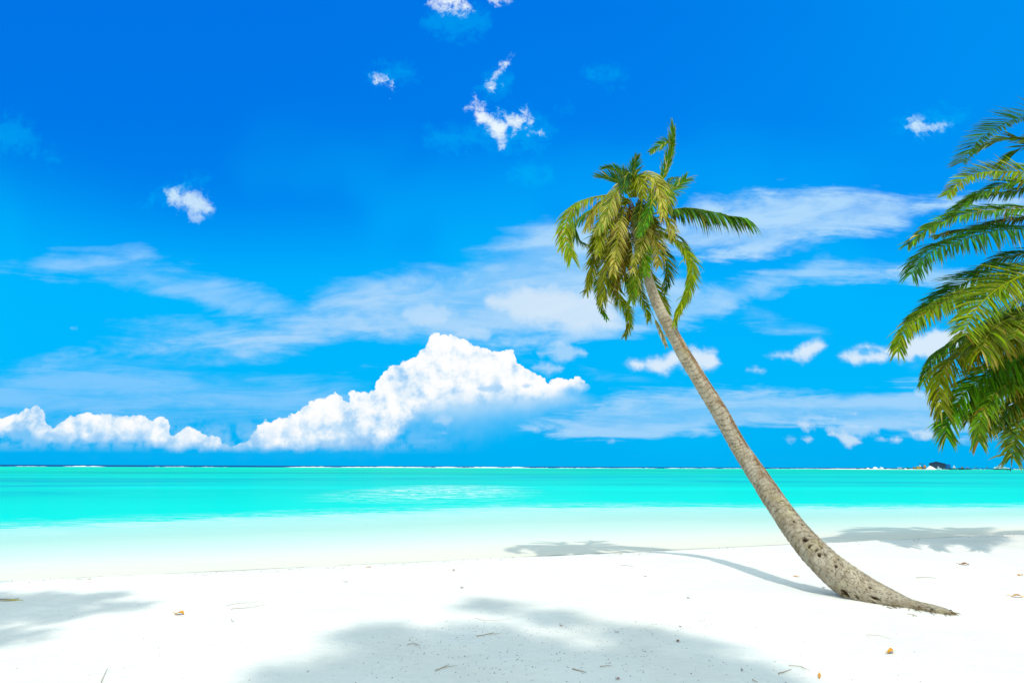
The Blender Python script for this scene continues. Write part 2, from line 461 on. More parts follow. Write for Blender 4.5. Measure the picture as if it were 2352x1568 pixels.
def make_water():
    m, q = mat_new('sea_water')
    P, x, y, z, s = shore_s(q)
    PR = q.mapping(P, rot=(0, 0, -.05))
    near = q.noise(q.mapping(P, rot=(0, 0, -.25), sc=(.22, .75, 1)), 1.0, 6.0, .62, .8)
    mid = q.noise(q.mapping(PR, sc=(.02, .075, 1)), 1.0, 6.0, .6, .5)
    far = q.noise(q.mapping(PR, sc=(.0035, .026, 1)), 1.0, 6.0, .6, .4)
    w = q.curve(q.lin(x, -30.0, 40.0), [(0.0, .66), (.2, .60), (.30, .50), (.43, .42), (.5, .44), (.57, .50), (.8, .70), (1.0, .8)])*2.4
    w = 1.0 + (w - 1.0)*q.sstep(s, 90.0, 25.0)
    sw = s*w
    filam = (near - .5)*q.sstep(sw, 5.0, 13.0)*q.sstep(sw, 70.0, 22.0)*8.5
    sw = sw + filam + (near - .5)*.8
    t = q.math('LOGARITHM', (sw + 1.0).max(0.05), 10.0)*(1/3.2)
    L = lambda v: math.log10(v+1)/3.2
    K = .575
    A = lambda r, g_, b: tuple(c*K for c in s2l(r, g_, b))
    B_ = lambda *c_: tuple(min(.72, v*1.13) for v in A(*c_))
    stops = [(L(0), B_(252,241,217)), (L(1.4), B_(250,242,222)), (L(2.6), B_(240,244,226)), (L(4.6), B_(217,243,224)), (L(7.5), A(200,245,228)), (L(10.5), A(186,247,232)),
             (L(13.0), A(165,249,236)), (L(14.6), A(10,240,223)), (L(20), A(0,240,222)), (L(34), A(0,234,217)), (L(52), A(0,226,211)), (L(80), A(0,222,210)),
             (L(125), A(0,228,205)), (L(170), A(0,218,190)), (L(230), A(0,238,200)), (L(350), A(0,248,203)), (L(640), A(0,248,205)), (L(700), A(0,120,178)), (L(900), A(0,86,156)), (1.0, A(0,78,146))]
    c = q.ramp(t, stops)
    lag = q.sstep(s, 22.0, 40.0)*q.sstep(s, 720.0, 560.0)
    pm = q.sstep(mid, .47, .64)*q.sstep(s, 22.0, 34.0)*q.sstep(s, 160.0, 90.0)
    c = q.mix(pm*.75, c, A(0,188,206))
    pf = q.sstep(far, .45, .62)*lag*q.sstep(s, 50.0, 100.0)
    c = q.mix(pf*.85, c, A(0,172,184))
    pf2 = q.sstep(q.noise(q.mapping(PR, loc=(31, 17, 0), sc=(.005, .06, 1)), 1.0, 5.0, .6, .3), .52, .64)*lag*q.sstep(s, 120.0, 200.0)
    c = q.mix(pf2*.8, c, A(20,176,145))
    lt = q.sstep(q.noise(q.mapping(PR, loc=(7, 3, 0), sc=(.012, .07, 1)), 1.0, 6.0, .6, .4), .52, .68)*q.sstep(s, 15.0, 24.0)*q.sstep(s, 400.0, 150.0)
    c = q.mix(lt*.5, c, A(0,252,232))
    # drifting foam lines on the lagoon
    ridge = 1.0 - (q.noise(q.mapping(PR, sc=(.28, .62, 1)), 1.0, 5.0, .65, 1.2) - .5).abs()*9.0
    fa = q.vm('LENGTH', q.mapping(P, loc=(-5.5, 45.0, 0), sc=(8.0, 17.0, 1000.0), kind='TEXTURE'))
    fm = q.sstep(ridge, .45, .95)*q.sstep(fa + (mid-.5)*1.2, 1.1, .3)
    rid2 = 1.0 - (q.noise(q.mapping(P, rot=(0, 0, -.25), sc=(.35, 1.5, 1)), 1.0, 6.0, .65, 1.0) - .5).abs()*11.0
    fe = q.sstep(rid2, .3, .95)*q.sstep((sw - 14.0).abs(), 5.5, .3)
    caps = q.sstep(q.noise(q.mapping(PR, sc=(.12, .5, 1)), 1.0, 3.0, .6), .74, .79)*q.sstep(s, 25.0, 60.0)*.5
    foam = (fm*.62 + fe*.38 + caps).clamp()
    c = q.mix(foam, c, (.60, .62, .61))
    c = q.mix(q.sstep(near, .35, .7)*.22*q.sstep(sw, 1.5, 4.0)*q.sstep(sw, 15.0, 12.0), c, A(235,248,236))
    h = near*.5 + q.noise(q.mapping(P, rot=(0, 0, -.2), sc=(1.2, 3.6, 1)), 1.0, 4.0, .6)*.35 + mid*1.4
    nrm = bump(q, h, .5, .16)
    dif = q.new('ShaderNodeBsdfDiffuse'); q.put(dif.inputs[0], c); q.put(dif.inputs['Normal'], nrm)
    gl = q.new('ShaderNodeBsdfGlossy'); gl.inputs['Roughness'].default_value = .22; q.put(gl.inputs['Normal'], nrm)
    mx = q.new('ShaderNodeMixShader'); mx.inputs[0].default_value = .08
    q.nt.links.new(dif.outputs[0], mx.inputs[1]); q.nt.links.new(gl.outputs[0], mx.inputs[2])
    tr = q.new('ShaderNodeBsdfTransparent')
    tr.inputs[0].default_value = (.96, 1.0, .985, 1)
    mx2 = q.new('ShaderNodeMixShader')
    q.put(mx2.inputs[0], q.sstep(s + (near - .5)*.3, -.10, .12, .0, 1.0))
    q.nt.links.new(tr.outputs[0], mx2.inputs[1]); q.nt.links.new(mx.outputs[0], mx2.inputs[2])
    finish(m, q, mx2.outputs[0])
    return m
M_WATER = make_water()

def make_leafmat():
    m, q = mat_new('palm_leaf')
    a = q.new('ShaderNodeAttribute', attribute_name='tint')
    geo = q.new('ShaderNodeNewGeometry')
    n = q.noise(geo.outputs['Position'], 14.0, 2.0)
    c = q.mix(q.sstep(n, .35, .7)*.12, a.outputs[0], (.14, .15, .0), 'MIX')
    pr = principled(q, c, .5, .07)
    tl = q.new('ShaderNodeBsdfTranslucent'); q.put(tl.inputs[0], q.mix(.4, c, (.30, .42, .0), 'MIX'))
    mx = q.new('ShaderNodeMixShader'); mx.inputs[0].default_value = .28
    q.nt.links.new(pr, mx.inputs[1]); q.nt.links.new(tl.outputs[0], mx.inputs[2])
    finish(m, q, mx.outputs[0])
    return m
M_LEAF = make_leafmat()

def make_trunkmat():
    m, q = mat_new('palm_bark')
    a = q.new('ShaderNodeAttribute', attribute_name='along')     # x angle, y metres up, z fraction
    t = q.new('ShaderNodeAttribute', attribute_name='tint')
    ax, ay, az = q.sep(a.outputs['Vector'])
    ca = q.math('COSINE', ax); sa = q.math('SINE', ax)
    cyl = q.vec(ca*.22, sa*.22, ay)
    fib = q.noise(q.mapping(cyl, sc=(55, 55, 6.5)), 1.0, 5.0, .65, .6)
    blot = q.noise(cyl, 4.5, 5.0, .65)
    fine = q.noise(cyl, 60.0, 3.0, .6)
    crack = q.voro(q.mapping(q.vm('ADD', cyl, q.vm('SCALE', q.noise(cyl, 12.0, 2.0, .5, color=True), scale=.05)), sc=(48, 48, 9)), 1.0, 'DISTANCE_TO_EDGE')
    c = q.mix(q.sstep(blot, .35, .65), (.27, .215, .145), (.45, .40, .315))
    c = q.mix(q.sstep(fib, .42, .7)*.55, c, (.47, .44, .37))
    c = q.mix(q.sstep(q.noise(cyl, 2.0, 4.0, .6), .52, .68)*.5, c, (.30, .26, .10))
    ck = q.sstep(crack, .10, .0)*q.sstep(az, .75, .2)*q.sstep(fib, .35, .6)
    c = q.mix(ck*.6, c, (.07, .048, .03))
    c = q.mix(q.sstep(fine, .62, .75)*.35, c, (.12, .085, .05))
    c = q.mix(1.0, c, t.outputs[0], 'MULTIPLY')
    c = q.mix(1.0, c, (1.06, .98, .88), 'MULTIPLY')
    h = fib*.6 + fine*.35 - ck*1.2 + blot*.3
    finish(m, q, principled(q, c, .88, .12, bump(q, h, .9, .016)))
    return m
M_BARK = make_trunkmat()

# ------------------------------------------------------------------ ground sheet
def ramp1(x, xs, ys): return np.interp(x, xs, ys)
def axis(lo, hi, step, far_lo, far_hi, growth=1.25):
    a = list(np.arange(lo, hi + step/2, step))
    d = step
    v = a[-1]
    while v < far_hi: d *= growth; v += d; a.append(v)
    d = step; v = a[0]; b = []
    while v > far_lo: d *= growth; v -= d; b.append(v)
    return np.array(b[::-1] + a)
def ground_z(X, Y):
    s = (Y - .32*X - 12.5)/1.05
    z = ramp1(s, [-60, -30, -8, -4.0, -1.6, -1.0, 0, 3, 10, 30, 200, 1e6], [.25, .12, 0, .0, .03, .0, -.15, -.45, -.9, -1.8, -3, -6])
    return z
def build_ground():
    xs = axis(-13, 19, .09, -40000, 40000, 1.3)
    ys = axis(3.5, 19, .09, -300, 40000, 1.3)
    X, Y = np.meshgrid(xs, ys)
    Z = ground_z(X, Y)
    near = (X > -16) & (X < 22) & (Y > 2) & (Y < 22)
    idx = np.argwhere(near)
    for i, j in idx:
        x, y = X[i, j], Y[i, j]
        s = (y - .32*x - 12.5)/1.05
        k = 1.0 if s < -1.0 else max(.15, .15 + .85*(-s))
        Z[i, j] += k*(.030*mnoise.noise((x*.5, y*.5, 0)) + .016*mnoise.noise((x*1.9, y*1.9, 3)) + .007*mnoise.noise((x*5, y*5, 9)))
    # sand banked along the foot of the leaning palm
    for (bx, by, bh, br) in ((5.25, 7.15, .012, .22), (4.75, 7.40, .014, .25), (4.30, 7.80, .02, .20)):
        Z += bh*np.exp(-((X-bx)**2 + (Y-by)**2)/(br*br))
    ny, nx = X.shape
    V = np.stack([X.ravel(), Y.ravel(), Z.ravel()], 1)
    I = np.arange(ny*nx).reshape(ny, nx)
    Fc = np.stack([I[:-1, :-1].ravel(), I[:-1, 1:].ravel(), I[1:, 1:].ravel(), I[1:, :-1].ravel()], 1)
    o = mesh_from('sand_beach', V, Fc, M_SAND)
    tag(o, kind='structure', label='white coral sand beach sloping down to the shallow water', cat='beach')
    return o
build_ground()
WZ = -.15
def build_water():
    xs = axis(-30, 40, 1.0, -60000, 60000, 1.4)
    rows = [-.9, 0, 2, 5, 10, 20, 40, 80, 160, 320, 640, 1280, 5000, 20000, 60000]
    V, Fc = [], []
    for s in rows:
        for x in xs:
            V.append((x, max(s*1.05 + 12.5 + .32*x, -40000 + s), WZ))
    n = len(xs)
    for i in range(len(rows)-1):
        for j in range(n-1):
            Fc.append((i*n+j, i*n+j+1, (i+1)*n+j+1, (i+1)*n+j))
    o = mesh_from('sea_water', V, Fc, M_WATER)
    tag(o, kind='structure', label='turquoise lagoon water reaching out to the horizon', cat='sea')
build_water()

# ------------------------------------------------------------------ surf on the reef
M_FOAM = simple_mat('white_foam', (.72, .74, .75), .9, .1)
def build_surf():
    V, Fc = [], []
    def wave(x0, y0, x1, y1, h, dens):
        a, b = gnd(x0, y0, WZ), gnd(x1, y1, WZ)
        n = max(8, int(abs(x1-x0)*1.5))
        base = len(V)
        for i in range(n+1):
            t = i/n
            p = a*(1-t) + b*t
            hh = h*max(0.0, .35 + .9*mnoise.noise((p[0]*.05, y0, 0)) + .45*mnoise.noise((p[0]*.21, 5, 0)) + dens)
            hh *= min(1, t*12, (1-t)*12)
            jog = 14*mnoise.noise((p[0]*.01, 9, y0))
            for dy_, dz_ in ((-5, 0), (-2.5, .75), (0, 1.0), (4, .45), (8, 0)):
                V.append((p[0], p[1] + jog + dy_, WZ - .05 + hh*dz_))
        for i in range(n):
            for k in range(4):
                Fc.append((base+i*5+k, base+(i+1)*5+k, base+(i+1)*5+k+1, base+i*5+k+1))
    wave(640, 1072.5, 1230, 1074.1, .95, .45)
    wave(1200, 1074.2, 1760, 1075.6, 0.6, .2)
    wave(1740, 1075.8, 2110, 1077.0, 0.4, .1)
    wave(-60, 1070.3, 230, 1071.2, .9, -.1)
    wave(330, 1071.4, 640, 1072.2, .7, .0)
    wave(1740, 1074.8, 2300, 1077.2, .35, .1)
    o = mesh_from('surf_foam', V, Fc, M_FOAM)
    tag(o, 'white line of surf breaking along the reef at the horizon', 'surf', kind='stuff')
build_surf()

# ------------------------------------------------------------------ palms
def catmull(P, n):
    P = [np.array(p, float) for p in P]
    Q = [2*P[0]-P[1]] + P + [2*P[-1]-P[-2]]
    seg = len(P)-1
    out = []
    for i in range(n+1):
        u = i/n*seg; k = min(int(u), seg-1); t = u-k
        p0, p1, p2, p3 = Q[k:k+4]
        out.append(.5*((2*p1) + (-p0+p2)*t + (2*p0-5*p1+4*p2-p3)*t*t + (-p0+3*p1-3*p2+p3)*t**3))
    return np.array(out)
def resample(C, n):
    d = np.r_[0, np.cumsum(np.linalg.norm(np.diff(C[:, :3], axis=0), axis=1))]
    u = np.linspace(0, d[-1], n)
    return np.stack([np.interp(u, d, C[:, k]) for k in range(C.shape[1])], 1), d[-1]
nrm = lambda v: v/(np.linalg.norm(v)+1e-9)

def tube(P, R, sides, V, Fc, C, col, cap=True):
    base = len(V)
    n = len(P)
    up = np.array([.3, .2, 1.0])
    for i in range(n):
        T = nrm(P[min(i+1, n-1)] - P[max(i-1, 0)])
        a = nrm(np.cross(T, up)); b = np.cross(a, T)
        for k in range(sides):
            th = 2*math.pi*k/sides
            V.append(P[i] + R[i]*(a*math.cos(th) + b*math.sin(th))); C.append(col if not callable(col) else col(i/n))
    for i in range(n-1):
        for k in range(sides):
            k2 = (k+1) % sides
            Fc.append((base+i*sides+k, base+i*sides+k2, base+(i+1)*sides+k2, base+(i+1)*sides+k))
    if cap:
        Fc.append(tuple(base+k for k in range(sides))[::-1]); Fc.append(tuple(base+(n-1)*sides+k for k in range(sides)))

GREEN = np.array([.020, .120, .004]); DGREEN = np.array([.006, .060, .008]); YEL = np.array([.29, .33, .000])
LIME = np.array([.085, .24, .000]); OLIVE = np.array([.135, .150, .000]); BROWN = np.array([.20, .10, .004]); STRAW = np.array([.52, .42, .08]); GREY = np.array([.42, .36, .30])

def frond(pts3, root, L, droop=.5, face=.4, pal=(GREEN, LIME), rach=YEL, tipc=BROWN, tipamt=.35, dry=.08, fold=.2, ang=48, w=.034,
          dens=26, start=.12, asym=(1, 1), wind=(0, 0, 0), rr=.022, label=None, seed=0, clump=.0, tipk=.25, name='frond'):
    r = np.random.default_rng(seed+100)
    C, length = resample(catmull(pts3, 80), 90)
    n = len(C)
    V, Fc, K = [], [], []
    R = np.linspace(rr, .004, n)
    tube(C, R, 5, V, Fc, K, lambda t: rach*(1-.3*t))
    dens *= 1.3; w *= .85
    m = max(10, int(length*dens))
    camp = np.array([0, 0, EYE])
    wind = np.array(wind, float)
    for side in (-1, 1):
        la = asym[0] if side < 0 else asym[1]
        if la <= 0: continue
        off = np.zeros(3)
        for i in range(m):
            t = start + (1-start)*((i + r.uniform(-.3, .3))/m)
            t = min(max(t, 0), .995)
            if r.random() < .04: continue
            k = t*(n-1); k0 = int(k); f = k-k0
            p = C[k0]*(1-f) + C[min(k0+1, n-1)]*f
            T = nrm(C[min(k0+2, n-1)] - C[max(k0-2, 0)])
            tocam = nrm(camp - p)
            N = nrm((1-face)*np.array([0, 0, 1.]) + face*tocam)
            N = N - T*np.dot(N, T); N = nrm(N)
            S = np.cross(T, N)*side
            prof = min(1.0, .35 + 2.2*(t-start)) * (1.0 if t < .55 else (1 - (t-.55)/.45*(1-tipk*2.0)))
            ll = L*la*prof*r.uniform(.82, 1.1)
            A = math.radians((ang - 22*t) + r.normal(0, 4))
            if r.random() < dry: A += r.normal(0, .35)
            if clump and (i % 7 == 0): off = r.normal(0, clump, 3)
            d0 = S*math.sin(A) + T*math.cos(A) + N*fold + off + r.normal(0, .035, 3)
            d0 = nrm(d0)
            dr = droop*r.uniform(.75, 1.25)
            isdry = r.random() < dry
            if isdry: dr *= 1.6
            ns = 5
            col = pal[0] + (pal[1]-pal[0])*np.clip(r.normal(.5, .32), 0, 1)
            col = col*r.uniform(.4, 1.5)
            if isdry: col = STRAW*r.uniform(.6, 1.1) if r.random() < .6 else BROWN*r.uniform(.7, 1.3)
            base = len(V)
            q = p.copy()
            tw = r.normal(0, .35)
            ww = w*r.uniform(.75, 1.15)
            tipb = r.random() < tipamt
            for j in range(ns+1):
                u = j/ns
                d = nrm(d0 + (np.array([0, 0, -1.])*dr*1.6 + wind)*u**1.2)
                if j > 0: q = q + d*(ll/ns)
                Wv = np.cross(d, N)
                if np.linalg.norm(Wv) < .2: Wv = np.cross(d, S)
                Wv = nrm(Wv); Nv = np.cross(Wv, d)
                Wv = Wv*math.cos(tw) + Nv*math.sin(tw)
                hw = ww*.5*(.55 + .45*math.sin(min(1, u*2.2)*math.pi/2))*(1-u**2.6)
                cc = col if not (tipb and u > .7) else col*(1-(u-.7)/.3*.8) + tipc*((u-.7)/.3*.8)
                if j < ns:
                    V.append(q - Wv*hw); V.append(q + Wv*hw); K.append(cc); K.append(cc)
                else:
                    V.append(q); K.append(cc)
            for j in range(ns-1):
                b = base+2*j
                Fc.append((b, b+1, b+3, b+2))
            b = base+2*(ns-1)
            Fc.append((b, b+1, b+2))
    o = mesh_from(name, np.array(V), Fc, M_LEAF, cols=np.clip(np.array(K), 0, 1))
    local(o, root)
    if label: o['label'] = label
    return o

def trunk(pts, root, nr, ns, ring, notches=(), brown=None, name='trunk', amp=1.0):
    """pts rows: x y z radius"""
    C, length = resample(catmull(pts, 200), nr)
    P = C[:, :3]; R = C[:, 3]
    V, K, A = [], [], []
    up = np.array([0, 1., 0])
    rr = random.Random(3)
    ringpos, v = [], 0.0
    while v < length + .2: ringpos.append(v); v += ring*rr.uniform(.75, 1.3)
    ringpos = np.array(ringpos)
    for i in range(nr):
        T = nrm(P[min(i+1, nr-1)] - P[max(i-1, 0)])
        a = nrm(np.cross(up, T)); b = np.cross(T, a)        # a about +x side, b about facing -y / up
        s = length*i/(nr-1); fr = i/(nr-1)
        for k in range(ns):
            th = 2*math.pi*k/ns
            ca, sa = math.cos(th), math.sin(th)
            wob = .05*mnoise.noise((ca*1.4, sa*1.4, s*2.4)) + .03*mnoise.noise((ca*3, sa*3, s*7)) + .012*mnoise.noise((ca*9, sa*9, s*16))
            sk = s + .055*mnoise.noise((ca*1.3, sa*1.3, s*1.5)) + .016*mnoise.noise((ca*5, sa*5, s*4)) + .012*ca
            j = min(max(int(np.searchsorted(ringpos, sk))-1, 0), len(ringpos)-2)
            ph = min(1.0, max(0.0, (sk - ringpos[j])/(ringpos[j+1] - ringpos[j])))
            rg = (.05 if fr > .2 else .010 + .09*fr)*amp*(1-ph)**1.5 - (.03*amp if ph > .9 and fr > .18 else 0)
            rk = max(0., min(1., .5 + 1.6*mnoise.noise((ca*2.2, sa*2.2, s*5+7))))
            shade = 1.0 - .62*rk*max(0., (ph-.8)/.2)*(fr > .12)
            rad = R[i]*(1 + wob + rg)
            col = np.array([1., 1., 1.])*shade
            if brown is not None:
                bb = brown(fr, th, s)
                col = col*(1-bb) + np.array([.50, .34, .22])*bb
                rad += -R[i]*.05*bb*abs(mnoise.noise((ca*9, sa*9, s*14)))
            for (ns_, nth, hl, hw) in notches:
                ds = (s-ns_)/hl; dt = ((th-nth+math.pi) % (2*math.pi)-math.pi)*R[i]/hw
                e = ds*ds + dt*dt + .5*mnoise.noise((s*30, th*9, 1))
                if e < 1:
                    kk = min(1, (1-e)*2.2); rad -= .045*(1-e)**.5; col = col*(1-kk) + np.array([.20, .13, .085])*kk
            V.append(P[i] + rad*(a*ca + b*sa)); K.append(col); A.append((th, s, fr))
    I = np.arange(nr*ns).reshape(nr, ns); J = np.roll(I, -1, axis=1)
    Fc = np.stack([I[:-1].ravel(), J[:-1].ravel(), J[1:].ravel(), I[1:].ravel()], 1).tolist()
    Fc.append(tuple(range(ns))[::-1]); Fc.append(tuple((nr-1)*ns+k for k in range(ns)))
    o = mesh_from(name, np.array(V), Fc, M_BARK, cols=K, uvs=A)
    local(o, root)
    return o, length

Z1 = lambda x, y: ((2150+x/1.6505)/1.7415, (450+y/1.6505)/1.7415)
Z2 = lambda x, y: ((3496+x/2.09)/1.7415, (350+y/2.09)/1.7415)
Z3 = lambda x, y: ((3496+x/1.845)/1.7415, (1050+y/1.845)/1.7415)
Z5 = lambda x, y: ((2600+x/1.8092)/1.7415, (1700+y/1.8092)/1.7415)

def leaning_palm():
    base = gnd(1990, 1392)
    root = empty('palm_tree', base)
    tag(root, 'leaning coconut palm with bare curved trunk and shaggy wind-blown crown, alone on the open sand', 'palm tree', 'coconut palms on the beach')
    rows = []   # (Dx, Dy, width px, depth)
    def z5(x, y, w, d): rows.append((*Z5(x, y), w/3.15, d))
    # from the sand end up
    z5(2186, 1390, 50, 7.26); z5(2168, 1384, 84, 7.28)
    z5(2126, 1372, 104, 7.33); z5(2040, 1354, 116, 7.44); z5(1900, 1326, 128, 7.62); z5(1720, 1270, 182, 7.85); z5(1550, 1200, 226, 8.05)
    z5(1400, 1106, 232, 8.25); z5(1255, 985, 208, 8.48); z5(1118, 840, 182, 8.8); z5(1010, 700, 164, 9.1); z5(918, 570, 150, 9.42)
    z5(825, 430, 140, 9.75); z5(728, 285, 128, 10.05); z5(640, 150, 116, 10.35)
    rows += [(1655, 950, 36, 10.5), (1612, 880, 33.5, 10.6), (1572, 815, 30.5, 10.68), (1536, 750, 27, 10.74), (1508, 695, 24, 10.8), (1491, 648, 21, 10.85), (1478, 600, 19.5, 10.9),
             (1466, 560, 19, 10.95), (1460, 525, 20, 11.0)]
    pts = []
    for x, y, w, d in rows:
        p = at(x, y, d)
        pts.append((*p, w*.5*fdist(p)/F))
    P = np.array(pts)
    # the foot lies in the sand: nowhere may its axis sink more than its radius
    for i in range(8): P[i, 2] = max(P[i, 2], -P[i, 3]*.12)
    L = np.r_[0, np.cumsum(np.linalg.norm(np.diff(P[:, :3], axis=0), axis=1))]
    def spos(Dx, Dy):       # metres along trunk nearest to that height in view
        i = np.argmin([(r_[0]-Dx)**2 + (r_[1]-Dy)**2 for r_ in rows]); return L[i]
    rr = random.Random(11)
    notch = []
    def N5(x, y, hl, hw):
        X, Y = Z5(x, y)
        best = None
        for i in range(len(rows)-1):
            a = np.array(rows[i][:2]); b = np.array(rows[i+1][:2]); ab = b-a
            t = np.clip(np.dot(np.array([X, Y])-a, ab)/np.dot(ab, ab), 0, 1)
            q = a+t*ab; d = np.linalg.norm(q-(X, Y))
            if best is None or d < best[0]: best = (d, L[i]*(1-t)+L[i+1]*t, q, rows[i][2]*(1-t)+rows[i+1][2]*t, ab)
        d, s, q, w, ab = best
        sgn = 1 if (X-q[0]) > 0 else -1
        fx = np.clip(sgn*d/(w*.5), -.95, .95)
        th = math.acos(fx)                  # a axis = image right, b axis = towards the viewer
        notch.append((s, NTH(th), hl*.75, hw*.6))
    NTH = lambda th: -th
    for a in [(1040, 765, .035, .03), (1098, 770, .03, .05), (1083, 712, .05, .018), (1125, 750, .05, .018), (1215, 870, .035, .02), (1243, 935, .045, .024), (1130, 905, .05, .07), (1165, 955, .02, .07),
              (1215, 975, .02, .05), (1235, 1005, .035, .05), (1360, 1070, .035, .035), (1350, 1035, .03, .02), (1280, 993, .03, .02), (1370, 1005, .03, .02), (1660, 1262, .085, .03), (1430, 1240, .07, .09), (1640, 1300, .04, .05),
              (1510, 1262, .03, .03), (960, 600, .05, .02), (1020, 655, .025, .02), (1180, 820, .03, .015), (1620, 1190, .03, .015), (1980, 1310, .02, .03), (2070, 1330, .015, .03)]:
        N5(*a)
    ltot = L[-1]
    def brown(fr, th, s):
        # chipped bark along the upper, right-hand edge of the middle of the trunk
        d = abs((th + .85 + math.pi) % (2*math.pi) - math.pi)
        if fr < .30 or fr > .80: k = 0
        else: k = min(1, (fr-.30)/.05, (.80-fr)/.12)
        nz = mnoise.noise((math.cos(th)*2.5, math.sin(th)*2.5, s*4)) + .5*mnoise.noise((math.cos(th)*8, math.sin(th)*8, s*11))
        return max(0, min(1, k*(1.1 - d/.62 + nz*1.5)))*.95
    o, _ = trunk(P, root, 900, 84, .085, notch, brown)
    V, Fc, K = [], [], []
    r = np.random.default_rng(12)
    tip = P[0, :3]; back = nrm(P[0, :3] - P[3, :3]); side = nrm(np.cross(back, [0, 0, 1.]))
    for i in range(90):
        u = r.random()
        p = P[0, :3]*(1-u) + P[5, :3]*u + side*r.normal(0, .05 + .12*u)*1.0
        p[2] = .015 + .02*r.random()
        d = nrm(back*r.uniform(.4, 1) + side*r.normal(0, .7) + np.array([0, 0, r.uniform(-.25, .15)]))
        ln = r.uniform(.05, .2)
        tube(np.array([p, p + d*ln*.5 + [0, 0, .006], p + d*ln + [0, 0, -.015]]), [.006, .004, .002], 4, V, Fc, K, np.array([.8, .7, .5])*r.uniform(.4, 1.1), cap=False)
    o2 = mesh_from('root_fringe', np.array(V), Fc, M_BARK, cols=K)
    local(o2, root)
    C = at(*Z1(640, 640), 11.0)
    spec = dict
    def fr(pts, d1, Lpx, dmid=None, **kw):
        kw.setdefault('tipamt', .5)
        """pts in zoom pixels from heart to tip, depth runs from the heart's 11 m to d1"""
        n = len(pts); out = []
        for i, (x, y) in enumerate(pts):
            t = i/(n-1)
            dd = (kw.get('d0', 11.0))*(1-t) + d1*t if dmid is None else (11.0*(1-t)**2 + 2*dmid*t*(1-t) + d1*t*t)
            out.append(at(*Z1(x, y), dd))
        kk = {k: v for k, v in kw.items() if k != 'd0'}
        frond(out, root, Lpx/2.874*11.3/F, seed=len(bpy.data.objects), **kk)
    YG = (GREEN*1.1, LIME); OL = (OLIVE*.5, YEL*.8); DK = (DGREEN, GREEN); YO = (LIME, YEL*.9); 
    w = .026
    # upright spear with its drooping side
    fr([(700,620),(770,560),(825,440),(872,320),(895,210),(903,100)], 11.2, 150, droop=.1, face=.75, pal=YG, w=w, asym=(1.0,.38), ang=34, dens=40, tipamt=.7, tipc=GREY, start=.22, tipk=.35)
    fr([(890,250),(885,200),(850,195),(800,225),(745,262)], 11.1, 80, d0=11.15, droop=.2, face=.7, pal=(GREEN, LIME), w=w, dens=46, start=.1, tipamt=.5, tipc=GREY, rr=.01)
    # right, level, leaflets hanging
    fr([(670,700),(760,672),(850,648),(1000,632),(1150,655),(1260,682),(1320,690),(1375,700)], 10.6, 225, droop=1.5, face=.25, pal=(DGREEN*1.5, LIME), w=.066, dens=34, start=.22, ang=70, clump=.10, tipk=.4)
    # right, falling
    fr([(700,740),(790,780),(880,830),(960,890),(1010,980),(1015,1080),(990,1190),(940,1290),(905,1390)], 10.4, 130, droop=.55, face=.55, pal=(LIME*.8, YEL), w=w, dens=38, tipamt=.6, ang=40)
    fr([(700,720),(800,760),(900,800),(960,850),(985,930)], 11.4, 150, droop=.6, face=.4, pal=(DGREEN*1.4, GREEN), w=w, dens=30)
    fr([(690,760),(780,850),(840,950),(865,1060),(840,1170)], 11.6, 130, droop=.4, face=.5, pal=DK, w=w, dens=34)
    fr([(650,850),(700,1000),(770,1140),(830,1260),(868,1380)], 11.4, 120, droop=.35, face=.6, pal=(LIME*.7, YEL*.9), w=w, dens=38, tipamt=.5)
    fr([(650,900),(640,1050),(680,1200),(720,1300),(735,1375)], 11.5, 90, droop=.4, face=.6, pal=(GREEN, YEL), w=w, dens=34, tipamt=.9, tipc=GREY)
    # left, arching out and hanging
    fr([(600,580),(520,545),(420,552),(320,575),(240,630),(195,720),(185,830),(225,960)], 10.5, 165, droop=1.1, face=.35, pal=(LIME, YEL), w=.034, dens=36, dry=.28, tipamt=.7, tipc=STRAW, ang=62, tipk=.35)
    fr([(600,600),(500,590),(400,620),(310,680),(250,740),(262,830),(350,885)], 11.3, 135, droop=.9, face=.4, pal=(GREEN, LIME), w=.03, dens=34, dry=.25, tipamt=.8, tipc=GREY)
    fr([(600,600),(520,560),(430,580),(360,660),(330,760)], 10.6, 150, droop=1.2, face=.3, pal=(YEL*.8, STRAW*.8), w=.032, dens=30, dry=.4, tipamt=.5, tipc=STRAW)
    # big hanging curtains at the front left
    fr([(610,580),(555,600),(510,700),(482,820),(460,960),(450,1080),(432,1235)], 10.2, 190, droop=.28, face=.85, pal=OL, w=w, dens=44, ang=42, rach=YEL, tipamt=.6)
    fr([(590,600),(510,620),(430,740),(385,880),(365,1030),(325,1180)], 10.4, 150, droop=.35, face=.8, pal=OL, w=w, dens=42, ang=40, dry=.15, tipamt=.6)
    fr([(610,620),(580,720),(560,850),(545,980),(520,1100),(500,1180)], 10.6, 170, droop=.3, face=.8, pal=(OLIVE*.6, BROWN*.8), w=w, dens=40, ang=40, dry=.2, tipamt=.6)
    fr([(560,900),(470,1000),(400,1120),(405,1220),(425,1300),(458,1362)], 11.0, 70, droop=.3, face=.7, pal=(GREEN, LIME), w=w, dens=34)
    fr([(600,880),(540,1000),(515,1120),(540,1230),(590,1310),(605,1400),(575,1478)], 10.9, 105, droop=.35, face=.7, pal=(GREEN, YEL*.9), w=w, dens=40, tipamt=.5)
    fr([(610,800),(590,950),(580,1060),(600,1130),(640,1200)], 11.5, 130, droop=.4, face=.6, pal=DK, w=w, dens=34)
    # front, over the trunk
    fr([(660,640),(745,690),(775,780),(735,880),(690,980),(650,1100),(620,1240)], 10.0, 165, droop=.3, face=.85, pal=(OLIVE*.8, LIME*.9), w=w, dens=44, ang=42, tipamt=.6)
